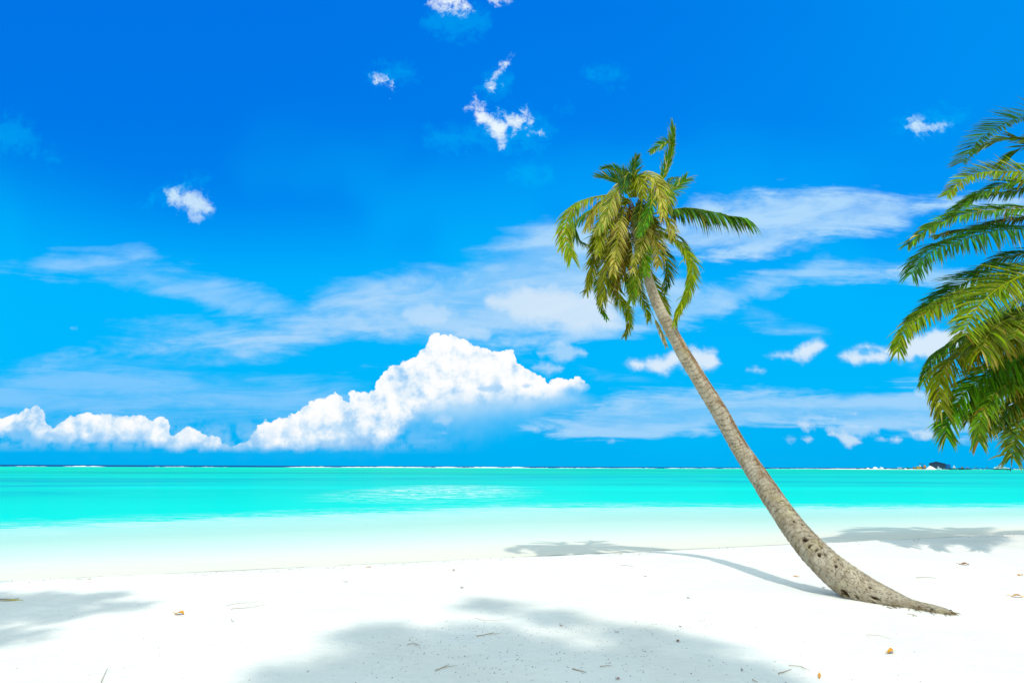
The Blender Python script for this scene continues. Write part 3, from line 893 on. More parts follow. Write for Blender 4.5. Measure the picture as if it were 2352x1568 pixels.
    fr([(650,600),(720,700),(760,800),(790,900),(800,1010)], 10.2, 150, droop=.4, face=.8, pal=(OLIVE, STRAW*.6), w=w, dens=38, dry=.3, tipamt=.6)
    fr([(660,620),(700,740),(700,860),(712,960),(722,1070)], 10.1, 110, droop=.3, face=.85, pal=(LIME*.8, LIME*1.2), w=w, dens=40)
    fr([(690,470),(745,520),(750,600),(720,690),(690,760),(668,810)], 10.1, 120, d0=10.7, droop=.2, face=.85, pal=(GREEN*1.3, LIME), w=.03, dens=44, ang=36)
    fr([(640,500),(690,540),(680,640),(665,740),(672,800)], 10.3, 120, d0=10.7, droop=.3, face=.8, pal=(DGREEN*1.2, OLIVE*.7), w=w, dens=36)
    fr([(615,590),(575,620),(545,720),(530,840),(515,950),(500,1060)], 10.1, 150, droop=.45, face=.75, pal=(YEL*.5, STRAW*.9), w=.03, dens=26, dry=.35, tipamt=.8, tipc=BROWN)
    fr([(600,570),(520,590),(455,680),(420,800),(400,930)], 10.2, 140, droop=.6, face=.7, pal=(OLIVE, YEL), w=.03, dens=26, dry=.3, tipamt=.7, tipc=BROWN)
    fr([(670,640),(720,720),(700,830),(660,930),(625,1050)], 9.9, 120, droop=.5, face=.8, pal=(YEL*.5, STRAW*.8), w=.028, dens=22, dry=.4, tipamt=.8, tipc=BROWN)
    # top
    fr([(620,560),(590,470),(560,405),(500,370),(435,368)], 11.4, 95, droop=.15, face=.6, pal=(DGREEN*1.5, GREEN), w=w, dens=44, ang=40, dry=.02)
    fr([(610,560),(570,490),(500,440),(400,418)], 11.2, 120, droop=.1, face=.6, pal=(DGREEN*1.3, GREEN), w=w, dens=40, ang=38, dry=.02)
    fr([(625,540),(615,450),(635,370),(655,298)], 11.2, 110, droop=.2, face=.7, pal=DK, w=w, dens=44, ang=36, tipamt=.4)
    fr([(630,560),(640,440),(600,400),(575,450),(570,520)], 10.5, 120, droop=.6, face=.5, pal=(DGREEN, GREEN), w=.032, dens=36)
    # over-arching yellow ones
    fr([(650,560),(660,450),(720,415),(770,440),(800,500),(820,590),(830,680)], 10.3, 150, droop=.9, face=.5, pal=(YEL*.9, STRAW), w=.034, dens=34, dry=.35, tipc=STRAW, tipamt=.6)
    fr([(640,560),(620,450),(560,470),(500,560),(450,680),(400,780)], 10.3, 150, droop=.8, face=.5, pal=(LIME, STRAW*.8), w=.032, dens=36, dry=.3, tipc=STRAW)
    fr([(650,560),(690,440),(750,430),(830,490),(870,560),(860,650)], 10.7, 140, droop=.8, face=.5, pal=(LIME, YEL), w=.03, dens=34, dry=.2, tipc=STRAW)
    fr([(640,560),(640,470),(660,430),(690,470),(700,560)], 10.3, 130, droop=.7, face=.6, pal=(OLIVE, YEL), w=.03, dens=34, dry=.2)
    fr([(700,620),(800,560),(880,520),(940,475),(982,440)], 11.1, 110, droop=.35, face=.55, pal=(GREEN, LIME), w=.03, dens=38, ang=50, start=.2, tipk=.4)
    fr([(690,620),(790,560),(860,470),(900,430),(940,450)], 11.6, 110, droop=.6, face=.4, pal=DK, w=w, dens=30)
    fr([(680,700),(760,700),(830,690),(880,740),(890,830)], 10.6, 120, droop=1.0, face=.5, pal=(STRAW*.7, YEL), w=.03, dens=30, dry=.5, tipc=GREY)
    fr([(600,700),(560,760),(520,800),(480,900),(440,960)], 10.8, 130, droop=.5, face=.7, pal=(BROWN*.8, STRAW*.7), w=w, dens=34, dry=.3, label='dry brown frond hanging from the heart of the crown')
    fr([(650,700),(640,800),(600,900),(590,1000)], 10.9, 120, droop=.5, face=.7, pal=(BROWN*.8, OLIVE), w=w, dens=34, dry=.3, label='withered brown frond beside the upper trunk')
    fr([(700,1200),(760,1330),(810,1440),(850,1540)], 11.3, 60, d0=11.3, droop=.4, face=.7, pal=(GREY, STRAW), w=.02, dens=26, start=.5, rr=.008, label='thin dead frond tip behind the trunk')
    # fibrous heart
    V, Fc, K = [], [], []
    r = np.random.default_rng(5)
    for i in range(260):
        d = nrm(np.array([r.normal(0, .6), r.normal(0, .6), r.normal(.25, .6)]))
        p = C + r.normal(0, .07, 3) + np.array([0, 0, -.15])
        pts = [p]
        dd = d.copy()
        for j in range(6):
            dd = nrm(dd + np.array([0, 0, -.22])); pts.append(pts[-1] + dd*.07)
        tube(np.array(pts), np.linspace(.011, .003, 7), 3, V, Fc, K, (BROWN if r.random() < .5 else STRAW*.8)*r.uniform(.6, 1.4), cap=False)
    local(mesh_from('crown_fibre', np.array(V), Fc, M_LEAF, cols=np.array(K)), root)
leaning_palm()

def right_palm():
    heart = at(2500, 640, 13.6)
    foot = np.array([15.8, 14.2, -.02])
    root = empty('palm_tree', foot)
    tag(root, 'coconut palm at the right edge with long lush fronds reaching in', 'palm tree', 'coconut palms on the beach')
    P = []
    for t, r in ((0, .26), (.08, .2), (.3, .16), (.6, .14), (.85, .13), (1.0, .12)):
        p = foot*(1-t) + heart*t + np.array([.5*math.sin(t*math.pi), .1*math.sin(t*math.pi), -.1 if t == 0 else 0])
        P.append((*p, r))
    trunk(np.array(P), root, 320, 40, .08)
    def fr(pts, d1, Lpx, Z=Z2, zs=3.64, d0=13.6, **kw):
        n = len(pts); d1 = d1 + 1.6
        out = [heart + np.random.default_rng(len(pts)).normal(0, .03, 3)]
        for i, (x, y) in enumerate(pts):
            t = (i+1)/n
            out.append(at(*Z(x, y), d0*(1-t) + d1*t))
        frond(out, root, Lpx*1.0/zs*14.2/F, seed=len(bpy.data.objects)+50, **kw)
    z3 = dict(Z=Z3, zs=3.213)
    DG = (DGREEN*.9, GREEN*1.05)
    fr([(1600,330),(1254,255),(1080,310),(940,390),(850,470),(730,632)], 11.6, 300, droop=.15, face=.6, pal=DG, rach=DGREEN*2, w=0.046, ang=62, dens=18, asym=(.65,1), tipamt=.1, dry=0)
    fr([(1600,500),(1254,430),(1100,425),(950,480),(830,540)], 12.6, 230, droop=.25, face=.6, pal=(GREEN*.8, OLIVE+LIME*.3), w=0.046, ang=38, dens=21, dry=.02)
    fr([(1600,560),(1350,480),(1200,520),(1100,600),(1050,640)], 12.8, 240, droop=.3, face=.6, pal=DG, w=0.041, ang=40, dens=17, dry=.02)
    fr([(1600,780),(1300,715),(1060,700),(900,710),(770,755),(690,820),(610,905)], 11.2, 250, droop=.2, face=.65, pal=(LIME, YEL*.85), rach=YEL*1.1, w=0.049, ang=50, dens=21)
    fr([(1600,830),(1300,790),(1120,800),(980,850),(860,900),(760,960)], 12.4, 240, droop=.4, face=.55, pal=(GREEN*.9, LIME), w=0.049, ang=50, dens=21)
    fr([(1600,900),(1300,850),(1120,880),(900,900),(760,960),(620,1050)], 12.8, 220, droop=.5, face=.5, pal=(DGREEN, LIME), w=0.049, ang=55, dens=21, clump=.08)
    fr([(1600,1070),(1300,1020),(1050,1025),(880,1038),(700,1075),(520,1145),(400,1215),(290,1310)], 11.0, 260, droop=.35, face=.6, pal=(GREEN*.8, LIME), rach=YEL, w=0.049, ang=40, dens=22, tipamt=.4)
    fr([(1600,1130),(1300,1090),(1050,1120),(850,1180),(700,1200),(520,1240)], 12.2, 210, droop=.5, face=.5, pal=(DGREEN, OLIVE*.7), w=0.049, ang=40, dens=22, dry=.12)
    fr([(1600,1200),(1300,1185),(1050,1190),(850,1240),(700,1285),(520,1350),(400,1435),(310,1560)], 10.8, 360, droop=.55, face=.55, pal=(DGREEN*1.1, GREEN*1.2), rach=GREEN, w=0.049, ang=50, dens=18, dry=.01, tipamt=.3)
    fr([(1600,1350),(1300,1380),(1100,1420),(950,1490),(830,1570)], 12.8, 230, droop=.4, face=.5, pal=DG, w=0.046, dens=21)
    fr([(1400,30),(1107,45),(900,80),(700,135),(520,240),(400,330),(260,440)], 12.0, 260, **z3, droop=.3, face=.6, pal=(DGREEN*1.2, GREEN), w=0.046, ang=44, dens=21, dry=.01)
    fr([(1400,40),(1107,110),(850,172),(650,235),(480,315),(340,400),(240,490),(190,580),(178,660)], 10.8, 230, **z3, droop=.75, face=.5, pal=(LIME*.7, YEL*.7), w=0.051, ang=52, dens=22, tipamt=.5)
    fr([(1400,20),(1107,95),(950,170),(830,260),(745,360),(695,450),(672,535)], 10.2, 330, **z3, droop=.3, face=.75, pal=(LIME*.7, YEL*.8), rach=YEL*1.3, w=0.046, ang=50, dens=23, rr=.03, tipamt=.3)
    fr([(1400,200),(1107,330),(950,400),(800,490),(650,565),(500,655),(410,750),(362,880)], 11.6, 190, **z3, droop=.8, face=.4, pal=(DGREEN*1.3, LIME), w=0.049, ang=52, dens=22, tipamt=.5)
    YB = (OLIVE*.6+GREEN*.4, YEL*.6)
    fr([(1400,260),(1107,385),(950,430),(800,560),(670,660),(550,740),(490,850),(480,990),(500,1080)], 10.6, 280, **z3, droop=1.0, face=.45, pal=YB, w=0.054, ang=56, dens=22, dry=.22, tipamt=.8)
    fr([(1400,260),(1180,340),(1030,400),(900,470),(830,560),(790,650)], 10.2, 380, **z3, droop=1.3, face=.4, pal=(OLIVE*.6, OLIVE*.8+LIME*.5), w=0.059, ang=64, dens=25, dry=.22, tipamt=.8, clump=.08)
    fr([(1300,300),(1180,360),(1100,420),(1030,560)], 10.4, 380, **z3, droop=1.3, face=.4, pal=(OLIVE*.5+GREEN*.3, OLIVE*.6+LIME*.6), w=0.059, ang=64, dens=30, dry=.2, tipamt=.8, clump=.08)
    fr([(1350,450),(1107,690),(900,790),(760,880),(650,985),(570,1120),(530,1200),(535,1290)], 10.4, 300, **z3, droop=.45, face=.7, pal=(GREEN*.8, LIME*1.2), rach=GREEN*2.2, w=0.049, ang=46, dens=22, dry=.06, tipamt=.6)
    fr([(1350,500),(1150,820),(1010,880),(900,960),(820,1080),(780,1180),(772,1320)], 10.0, 240, **z3, droop=.6, face=.6, pal=(GREEN, OLIVE*.5+LIME*.6), w=0.049, ang=44, dens=24, dry=.18, tipamt=.8)
    fr([(1350,550),(1200,800),(1100,960),(1010,1060),(900,1140),(840,1240)], 10.8, 240, **z3, droop=.6, face=.6, pal=(DGREEN*1.4, OLIVE), w=0.049, ang=44, dens=24, dry=.1, tipamt=.6)
    fr([(1350,500),(1200,720),(1050,760),(900,860),(800,960),(720,1060),(700,1160)], 11.6, 250, **z3, droop=.5, face=.6, pal=(DGREEN*1.3, OLIVE*.9), w=0.049, ang=44, dens=21, dry=.1)
    fr([(1350,620),(1250,900),(1170,1050),(1100,1170),(1050,1270),(1035,1350),(1018,1440)], 10.2, 290, **z3, droop=.35, face=.8, pal=(DGREEN*1.4, OLIVE*1.1), rach=GREEN*2.5, w=0.049, ang=44, dens=22, dry=.08, tipamt=.6)
    fr([(1350,600),(1250,850),(1150,1000),(1050,1100),(980,1150),(950,1220)], 10.9, 220, **z3, droop=.6, face=.6, pal=(DGREEN, OLIVE*.7), w=0.049, ang=44, dens=22, dry=.3, tipamt=.9)
    # the side of the crown beyond the edge of the picture
    r = random.Random(21)
    for i in range(14):
        az = math.radians(-75 + i*14 + r.uniform(-6, 6)); up = r.uniform(-.3, 1.1)
        hd = np.array([math.cos(az), math.sin(az), 0])
        ln = r.uniform(3.4, 4.4)
        pts = [heart + hd*ln*t*.92 + np.array([0, 0, up*t*1.6 - 2.9*t*t]) for t in (0, .2, .4, .6, .8, 1.0)]
        frond(pts, root, .8, droop=.6, face=.0, pal=DG, w=0.049, dens=17, seed=900+i)
right_palm()

# ------------------------------------------------------------------ trees behind the viewer that shade the foreground
M_BROAD = simple_mat('broad_leaf', (.05, .11, .02), .5, .3, .4, 3.0)
M_WOOD = simple_mat('grey_wood', (.24, .20, .15), .9, .1, .25, 6.0)
def shade_tree(foot, clumps, label, leaf=.19, dens=38):
    root = empty('broadleaf_tree', foot)
    tag(root, label, 'tree', 'broadleaf trees behind the viewer')
    V, Fc = [], []
    top = np.mean([c[:3] for c in clumps], axis=0)
    foot = np.array(foot, float)
    K = []
    fork = foot*.55 + top*.45
    tube(np.array([foot*(1-t)+fork*t for t in np.linspace(0, 1, 8)]), np.linspace(.32, .2, 8), 10, V, Fc, K, (1, 1, 1))
    for c in clumps:
        e = np.array(c[:3]); mid = (fork+e)/2 + np.array([0, 0, .3])
        tube(catmull([fork, mid, e], 10), np.linspace(.11, .02, 11), 6, V, Fc, K, (1, 1, 1))
    local(mesh_from('trunk', np.array(V), Fc, M_WOOD), root)
    V, Fc = [], []
    for (x, y, z, r) in clumps:
        n = int(dens*r*r*12)
        for i in range(n):
            d = nrm(rng.normal(0, 1, 3)); rad = r*1.15*rng.random()**.62
            p = np.array([x, y, z]) + d*rad*np.array([1, 1, .7])
            a = nrm(rng.normal(0, 1, 3)*np.array([1, 1, .5])); b = nrm(np.cross(a, nrm(rng.normal(0, .5, 3) + np.array([0, 0, 1]))))
            s = leaf*rng.uniform(.6, 1.2)
            k = len(V)
            V += [p - a*s, p + b*s*.5, p + a*s, p - b*s*.5]; Fc.append((k, k+1, k+2, k+3))
    local(mesh_from('crown', np.array(V), Fc, M_BROAD, smooth=False), root)
def from_shadow(Dx, Dy, z, r):
    q = gnd(Dx, Dy)
    return (q[0] - KX*z, q[1] - KY*z, z, r)
shade_tree((4.5, -7.5, .05), [from_shadow(1130,1392,20.5,.42), from_shadow(1285,1420,21,.42), from_shadow(1480,1460,20,.45), from_shadow(880,1465,20,.55), from_shadow(1080,1475,20.5,.6), from_shadow(1010,1530,20,.8),
            from_shadow(1240,1510,20,.65), from_shadow(1350,1560,20,.85), from_shadow(1600,1530,20.5,.7), from_shadow(1580,1590,20,.75), from_shadow(780,1560,20,.7), from_shadow(1160,1600,20,1.0),
            from_shadow(950,1640,20,.9), from_shadow(1450,1660,20.5,.9), from_shadow(1700,1660,20,.8), from_shadow(1250,1720,20,1.0), from_shadow(800,1700,20,.8), from_shadow(1720,1560,20.5,.4)],
           'tall broadleaf tree behind the viewer whose crown shades the middle foreground')
shade_tree((-8.5, -1.5, .05), [from_shadow(60,1385,14,.55), from_shadow(-60,1410,14.5,.9), from_shadow(210,1378,14,.42), from_shadow(285,1392,14,.30), from_shadow(130,1410,14.3,.35), from_shadow(40,1462,14,.30), from_shadow(-60,1470,14,.45),
            from_shadow(-250,1420,14,1.2), from_shadow(-200,1360,14.4,.8)],
           'broadleaf tree off the left edge whose crown shades the left sand', leaf=.15)

# ------------------------------------------------------------------ fallen leaves, twigs, litter
def leafmat(name, c1, c2):
    m, q = mat_new(name)
    tc = q.new('ShaderNodeTexCoord')
    n = q.noise(tc.outputs['Object'], 28.0, 4.0, .6)
    c = q.mix(q.sstep(n, .35, .65), c1, c2)
    finish(m, q, principled(q, c, .5, .3))
    return m
ML_OR = leafmat('orange_leaf', (.52, .19, .006), (.68, .33, .01))
ML_YE = leafmat('yellow_leaf', (.46, .30, .01), (.52, .38, .02))
ML_BR = leafmat('brown_leaf', (.20, .06, .015), (.30, .10, .02))
ML_DK = leafmat('dark_leaf', (.09, .03, .02), (.14, .05, .03))
ML_TW = leafmat('dry_twig', (.28, .17, .09), (.36, .25, .15))
def gz(x, y):
    s = (y - .32*x - 12.5)/1.05
    k = 1.0 if s < -1.0 else max(.15, .15 + .85*(-s))
    return float(ground_z(np.array(x), np.array(y))) + k*(.030*mnoise.noise((x*.5, y*.5, 0)) + .016*mnoise.noise((x*1.9, y*1.9, 3)) + .007*mnoise.noise((x*5, y*5, 9)))
def on_sand(Dx, Dy):
    p = gnd(Dx, Dy)
    for _ in range(3): p = gnd(Dx, Dy, gz(p[0], p[1]))
    return p
def fallen_leaf(Dx, Dy, wpx, mat, label, rot=0, curl=1.0, wid=.42, name='fallen_leaf', seed=1, stalk=True):
    p = on_sand(Dx, Dy)
    Ln = wpx*fdist(p)/F; curl *= .62
    r = random.Random(seed)
    V, Fc = [], []
    nu, nv = 14, 6
    for i in range(nu+1):
        u = i/nu; hw = wid*Ln*.5*math.sin(math.pi*min(1, u*.97+.03))**.8*(1 + .12*math.sin(u*23+seed))
        for j in range(nv+1):
            v = j/nv*2-1
            z = Ln*curl*(.22*math.sin(u*math.pi)*(1 if seed % 2 else .7) + .20*abs(v)**1.5*(.5+.5*math.sin(u*7+seed)) + .10*v*math.sin(u*5+seed*2))
            V.append(((u-.5)*Ln*(1-.12*curl), v*hw*(1-.25*curl*abs(v)), max(z, 0) + .006))
    for i in range(nu):
        for j in range(nv):
            a = i*(nv+1)+j; Fc.append((a, a+nv+1, a+nv+2, a+1))
    K = [0]*len(V)
    o = None
    if stalk:
        vv = [np.array((-.5*Ln*.9, 0, .012)), np.array((-.62*Ln, .03*Ln, .03)), np.array((-.78*Ln, .1*Ln, .008))]
        V = [np.array(v) for v in V]
        tube(np.array(vv), [Ln*.018, Ln*.014, Ln*.01], 4, V, Fc, K, 0)
    o = mesh_from(name, V, Fc, mat)
    sm = o.modifiers.new('thickness', 'SOLIDIFY'); sm.thickness = .0012
    o.location = tuple(p); o.rotation_euler = (0, 0, math.radians(rot))
    tag(o, label, 'leaf', 'fallen leaves on the sand')
    return o
fallen_leaf(412, 1411, 27, ML_OR, 'large orange curled leaf on the bright sand at the left', -12, 1.0, .55, seed=3)
fallen_leaf(848, 1303, 13, ML_OR, 'small orange leaf at the wrack line left of the picture centre', 15, .8, .6, seed=4)
fallen_leaf(1043, 1310, 8, ML_BR, 'tiny reddish leaf near the wrack line, just left of the palm crown shadow', 60, 1.2, .7, seed=5)
fallen_leaf(1062, 1350, 9, ML_BR, 'tiny brown leaf on the open sand above the middle shadow', 20, .9, .6, seed=6)
fallen_leaf(1557, 1473, 12, ML_BR, 'dark brown upright leaf in the edge of the foreground shadow', 70, 1.3, .7, seed=7)
fallen_leaf(2046, 1499, 27, ML_OR, 'curled orange leaf with a stalk on the sand below the palm root', 35, 1.3, .55, seed=8)
fallen_leaf(2215, 1297, 20, ML_BR, 'rusty brown leaf on the sand right of the leaning trunk', -25, .9, .5, seed=9)
fallen_leaf(2344, 1321, 15, ML_OR, 'orange leaf at the right edge, upper of the two there', 8, .8, .5, seed=10)
fallen_leaf(2337, 1371, 27, ML_OR, 'larger orange leaf at the right edge, lower of the two there', -8, .9, .45, seed=11)
fallen_leaf(1830, 1324, 14, ML_OR, 'small orange leaf between the trunk and its shadow', -4, .6, .45, seed=12)
fallen_leaf(1290, 1437, 8, ML_BR, 'small dark red leaf on the sand inside the middle shadow', 20, 1, .6, seed=13)
fallen_leaf(1417, 1452, 8, ML_BR, 'small pale brown leaf beside the tip of the middle shadow', 10, 1, .6, seed=14)
fallen_leaf(1483, 1324, 8, ML_TW, 'small tan leaf scrap on the open sand left of the trunk shadow', 10, .5, .5, seed=15)
fallen_leaf(1893, 1350, 7, ML_DK, 'tiny dark red leaf just above the trunk shadow', 10, .8, .5, seed=16)
fallen_leaf(795, 1336, 9, ML_TW, 'small tan leaf scrap on open sand left of the picture centre', 10, .5, .5, seed=17)
fallen_leaf(1582, 1374, 8, ML_DK, 'tiny dark leaf on the open sand under the trunk shadow', 30, 1, .6, seed=18)
fallen_leaf(1564, 1440, 0.1 + 7, ML_DK, 'tiny purple brown leaf on the sand under the trunk, right of the shadow lobe', 15, 1, .5, seed=19)
fallen_leaf(1705, 1540, 8, ML_DK, 'small dark leaf near the right end of the foreground shadow', 50, 1, .5, seed=20)
fallen_leaf(1420, 1560, 11, ML_BR, 'brown leaf at the bottom edge under the palm crown', 40, 1, .5, seed=21)
fallen_leaf(535, 1427, 0.1 + 8, ML_TW, 'pale tan leaf scrap right of the large orange leaf', -20, .6, .4, seed=22)
fallen_leaf(20, 1379, 66, ML_YE, 'long yellow leaf blade in the left shadow at the edge', 3, .12, .12, seed=24, stalk=False)
fallen_leaf(8, 1377, 60, ML_DK, 'long dark leaf blade lying beside the yellow one at the left edge', 16, .1, .08, seed=25, stalk=False)
fallen_leaf(1882, 1552, 46, ML_OR, 'narrow orange leaf blade at the bottom edge, right of the middle', 62, .15, .14, seed=26, stalk=False)

def twig(pts, label, th=.004, fork=False):
    P = [on_sand(*p) + np.array([0, 0, .006]) for p in pts]
    c = P[0].copy()
    P = [p-c for p in P]
    V, Fc, K = [], [], []
    C = catmull(P, 14)
    for i in range(1, len(C)-1): C[i][2] += .0015*math.sin(i*1.1) + .003
    tube(C, np.linspace(th, th*.5, len(C)), 5, V, Fc, K, 0)
    if fork:
        k = len(C)//2; d = nrm(C[k+1]-C[k]); e = C[k] + np.array([d[0]*.6+d[1]*.6, d[1]*.6-d[0]*.6, .05])*.16
        tube(np.array([C[k], (C[k]+e)/2, e]), [th*.7, th*.5, th*.3], 4, V, Fc, K, 0)
    o = mesh_from('twig', np.array(V), Fc, ML_TW)
    o.location = tuple(c)
    tag(o, label, 'twig', 'dry twigs on the sand')
twig([(1425,1299),(1440,1299),(1457,1302)], 'thin straight twig on the open sand below the palm crown shadow')
twig([(520,1392),(545,1386),(575,1385),(598,1379)], 'long thin pale twig above the large orange leaf, upper of two', .0025)
twig([(530,1399),(560,1397),(590,1393),(612,1389)], 'long thin reddish twig right of the large orange leaf, lower of two', .003)
twig([(2104,1327),(2130,1326),(2150,1329)], 'thin brown twig between the trunk and the rusty leaf', .004)
twig([(1788,1548),(1805,1543),(1818,1538)], 'brown twig at the bottom right, leftmost of the crossed pair', .004)
twig([(1812,1529),(1840,1532),(1862,1542)], 'curved reddish twig above the narrow orange blade', .003, True)
twig([(232,1568),(240,1550),(247,1535)], 'upright looking thin straw at the bottom left', .003)
twig([(1728,1562),(1740,1568)], 'short straw at the bottom edge right of the shadow', .004)
twig([(1090,1420),(1120,1426),(1175,1422)], 'pale twig on the sand inside the shadow gap', .002)
twig([(1095,1462),(1120,1457),(1135,1453)], 'short grey twig in the foreground shadow, left of centre', .004, True)
twig([(1000,1541),(1015,1535),(1032,1527)], 'dark bent twig at the bottom of the shadow', .004, True)
twig([(1315,1537),(1330,1541),(1345,1545)], 'dark twig at the bottom centre of the shadow', .005)
twig([(1378,1532),(1395,1530),(1405,1530)], 'short pale twig at the bottom centre of the shadow', .003)
twig([(935,1482),(950,1478),(965,1484)], 'forked tan twig in the left lobe of the shadow', .003, True)
twig([(2085,1411),(2098,1413),(2106,1416)], 'short brown twig lying against the palm root', .006, True)
twig([(1990,1459),(2020,1461),(2048,1468)], 'faint curved straw on the sand below the palm root', .002)

def litter():
    V, Fc = [], []
    r = random.Random(4)
    def bit(x, y, s, long=1.0):
        z = gz(x, y) + s*.2
        a = r.uniform(0, 6.28); k = len(V)
        for t in range(5):
            th = a + t*2*math.pi/5
            rx = s*long*math.cos(th-a)*r.uniform(.7, 1); ry = s*math.sin(th-a)*r.uniform(.7, 1)
            V.append((x + rx*math.cos(a) - ry*math.sin(a), y + rx*math.sin(a) + ry*math.cos(a), z))
        V.append((x, y, z + s*r.uniform(.3, .9)))
        V.append((x, y, z - s*.5))
        for t in range(5):
            Fc.append((k+t, k+(t+1) % 5, k+5)); Fc.append((k+(t+1) % 5, k+t, k+6))
    # shade area, clustered in drifts
    cl = [(1000,1442,40,8,26), (1110,1445,45,9,40), (1280,1445,45,9,40), (960,1476,45,12,36), (1060,1500,110,26,60), (1300,1490,120,26,60), (1500,1450,90,14,36), (1600,1440,60,8,24), (1150,1540,200,20,60), (1420,1530,160,26,50),
          (1640,1500,120,40,40), (900,1530,120,25,34), (1200,1460,260,30,60), (1550,1540,120,20,24)]
    for cx, cy, sx, sy, n in cl:
        for _ in range(n):
            D = (r.gauss(cx, sx), r.gauss(cy, sy))
            if D[1] < 1380 or D[1] > 1640: continue
            p = gnd(*D); bit(p[0], p[1], r.uniform(.0022, .0058), r.uniform(1, 2.4))
    for _ in range(420):
        D = (r.uniform(-40, 2400), r.uniform(1300, 1600)); p = gnd(*D)
        if D[1] < 1345 - D[0]*.03: continue
        bit(p[0], p[1], r.uniform(.002, .005), r.uniform(1, 2.5))
    o = mesh_from('sand_litter', V, Fc, ML_DK, smooth=False)
    tag(o, 'small dark bits of leaf and shell scattered over the sand', 'litter', kind='stuff')
    V.clear(); Fc.clear()
    for _ in range(520):       # wrack line along the berm
        x = r.uniform(-9, 17)
        s = r.gauss(-1.15, .16)
        if mnoise.noise((x*.6, 3, 3)) < -.15: continue
        y = 12.5 + .32*x + s*1.05
        bit(x, y, r.uniform(.004, .011), r.uniform(1.5, 4))
    o = mesh_from('wrack_line', V, Fc, ML_TW, smooth=False)
    tag(o, 'thin broken line of dry seaweed and twigs along the berm', 'wrack', kind='stuff')
litter()

# ------------------------------------------------------------------ the sandbank and harbour far off
def Z6(x, y): return ((3420+x/6.189)/1.7415, (1830+y/6.189)/1.7415)
def Z7(x, y): return ((3750+x/6.798)/1.7415, (1830+y/6.798)/1.7415)
M_FAR = simple_mat('bank_sand', (.62, .60, .55), .95, .1, .08, .1)
MW = simple_mat('white_paint', (.66, .69, .70), .35, .5, .05)
MTE = simple_mat('teal_paint', (.03, .17, .20), .5, .4, .2)
MDK = simple_mat('dark_navy_paint', (.008, .035, .07), .6, .3, .2)
MBR = simple_mat('weathered_brown_paint', (.19, .14, .05), .7, .3, .2)
MYE = simple_mat('ochre_paint', (.34, .24, .03), .6, .3, .15)
MGL = simple_mat('tinted_glass', (.01, .04, .06), .1, .6, .1)
MMG = simple_mat('magenta_canvas', (.22, .03, .30), .7, .2, .1)
MOR = simple_mat('orange_paint', (.42, .20, .04), .6, .3, .1)
MBL = simple_mat('blue_sheet', (.0, .12, .38), .5, .3, .1)
MGR = simple_mat('bank_shrub_green', (.04, .14, .05), .7, .2, .3)
DB = 700.0
PX = lambda Y: Y/F*1.02
def bankpt(X, Y, depth):            # ground position below an image column
    d = ray(X, Y); p = np.array([0, 0, EYE]) + d*depth
    return p
def box(V, Fc, x0, x1, y0, y1, z0, z1, tx=0.0, ty=0.0):
    k = len(V)
    V += [(x0, y0, z0), (x1, y0, z0), (x1, y1, z0), (x0, y1, z0), (x0+tx, y0+ty, z1), (x1-tx, y0+ty, z1), (x1-tx, y1-ty, z1), (x0+tx, y1-ty, z1)]
    Fc += [(k, k+3, k+2, k+1), (k+4, k+5, k+6, k+7), (k, k+1, k+5, k+4), (k+1, k+2, k+6, k+5), (k+2, k+3, k+7, k+6), (k+3, k, k+4, k+7)]
def part(name, mat, root, boxes, bev=.06):
    V, Fc = [], []
    for b in boxes: box(V, Fc, *b)
    o = mesh_from(name, V, Fc, mat, smooth=False)
    o.parent = root
    m = o.modifiers.new('bevel', 'BEVEL'); m.width = bev; m.segments = 2
    return o
def hull(root, mat, length, beam, height, bow=1, sheer=.35, name='hull', base=0.0):
    """lofted hull, bow towards +x when bow=1"""
    V, Fc = [], []
    n = 14
    for i in range(n+1):
        t = i/n; x = (t-.5)*length*bow
        wb = beam*.5*(min(1, 1.15*(1-t)**.55 + .02) if t > .45 else 1.0)
        zt = height*(1 + sheer*max(0, t-.4)**2*2.7)
        rake = 1.0 if t < .9 else .8
        for y, z in ((-wb, zt), (-wb*.92, height*.45), (-wb*.45*rake, 0), (wb*.45*rake, 0), (wb*.92, height*.45), (wb, zt)):
            xx = x if z > height*.4 else x*(1 - .12*max(0, t-.5)*2)
            V.append((xx, y, z + base))
    for i in range(n):
        for k in range(5):
            a = i*6+k; Fc.append((a, a+1, a+7, a+6) if bow > 0 else (a, a+6, a+7, a+1))
        a = i*6; Fc.append((a, a+6, a+11, a+5))
    Fc.append(tuple(range(6))); Fc.append(tuple(n*6+k for k in range(6))[::-1])
    return mesh_from(name, V, Fc, mat, smooth=False, parent=root)
def pole(name, mat, root, x, y, z0, z1, r=.07, lean=0):
    V, Fc, K = [], [], []
    tube(np.array([(x, y, z0), (x+lean*.5, y, (z0+z1)/2), (x+lean, y, z1)]), [r, r*.8, r*.6], 6, V, Fc, K, 0)
    return mesh_from(name, np.array(V), Fc, mat, parent=root)
def place(name, X, depth, label, cat, group=None, z=None):
    d = ray(X, 1075); p = d*depth
    zz = WZ if z is None else z
    o = empty(name, (p[0], p[1], zz))
    o.rotation_euler = (0, 0, -math.atan2(p[0], p[1]))
    tag(o, label, cat, group)
    return o
U = lambda px, depth=DB: px*depth/F*.77     # view pixels to metres sideways, at the right of the frame
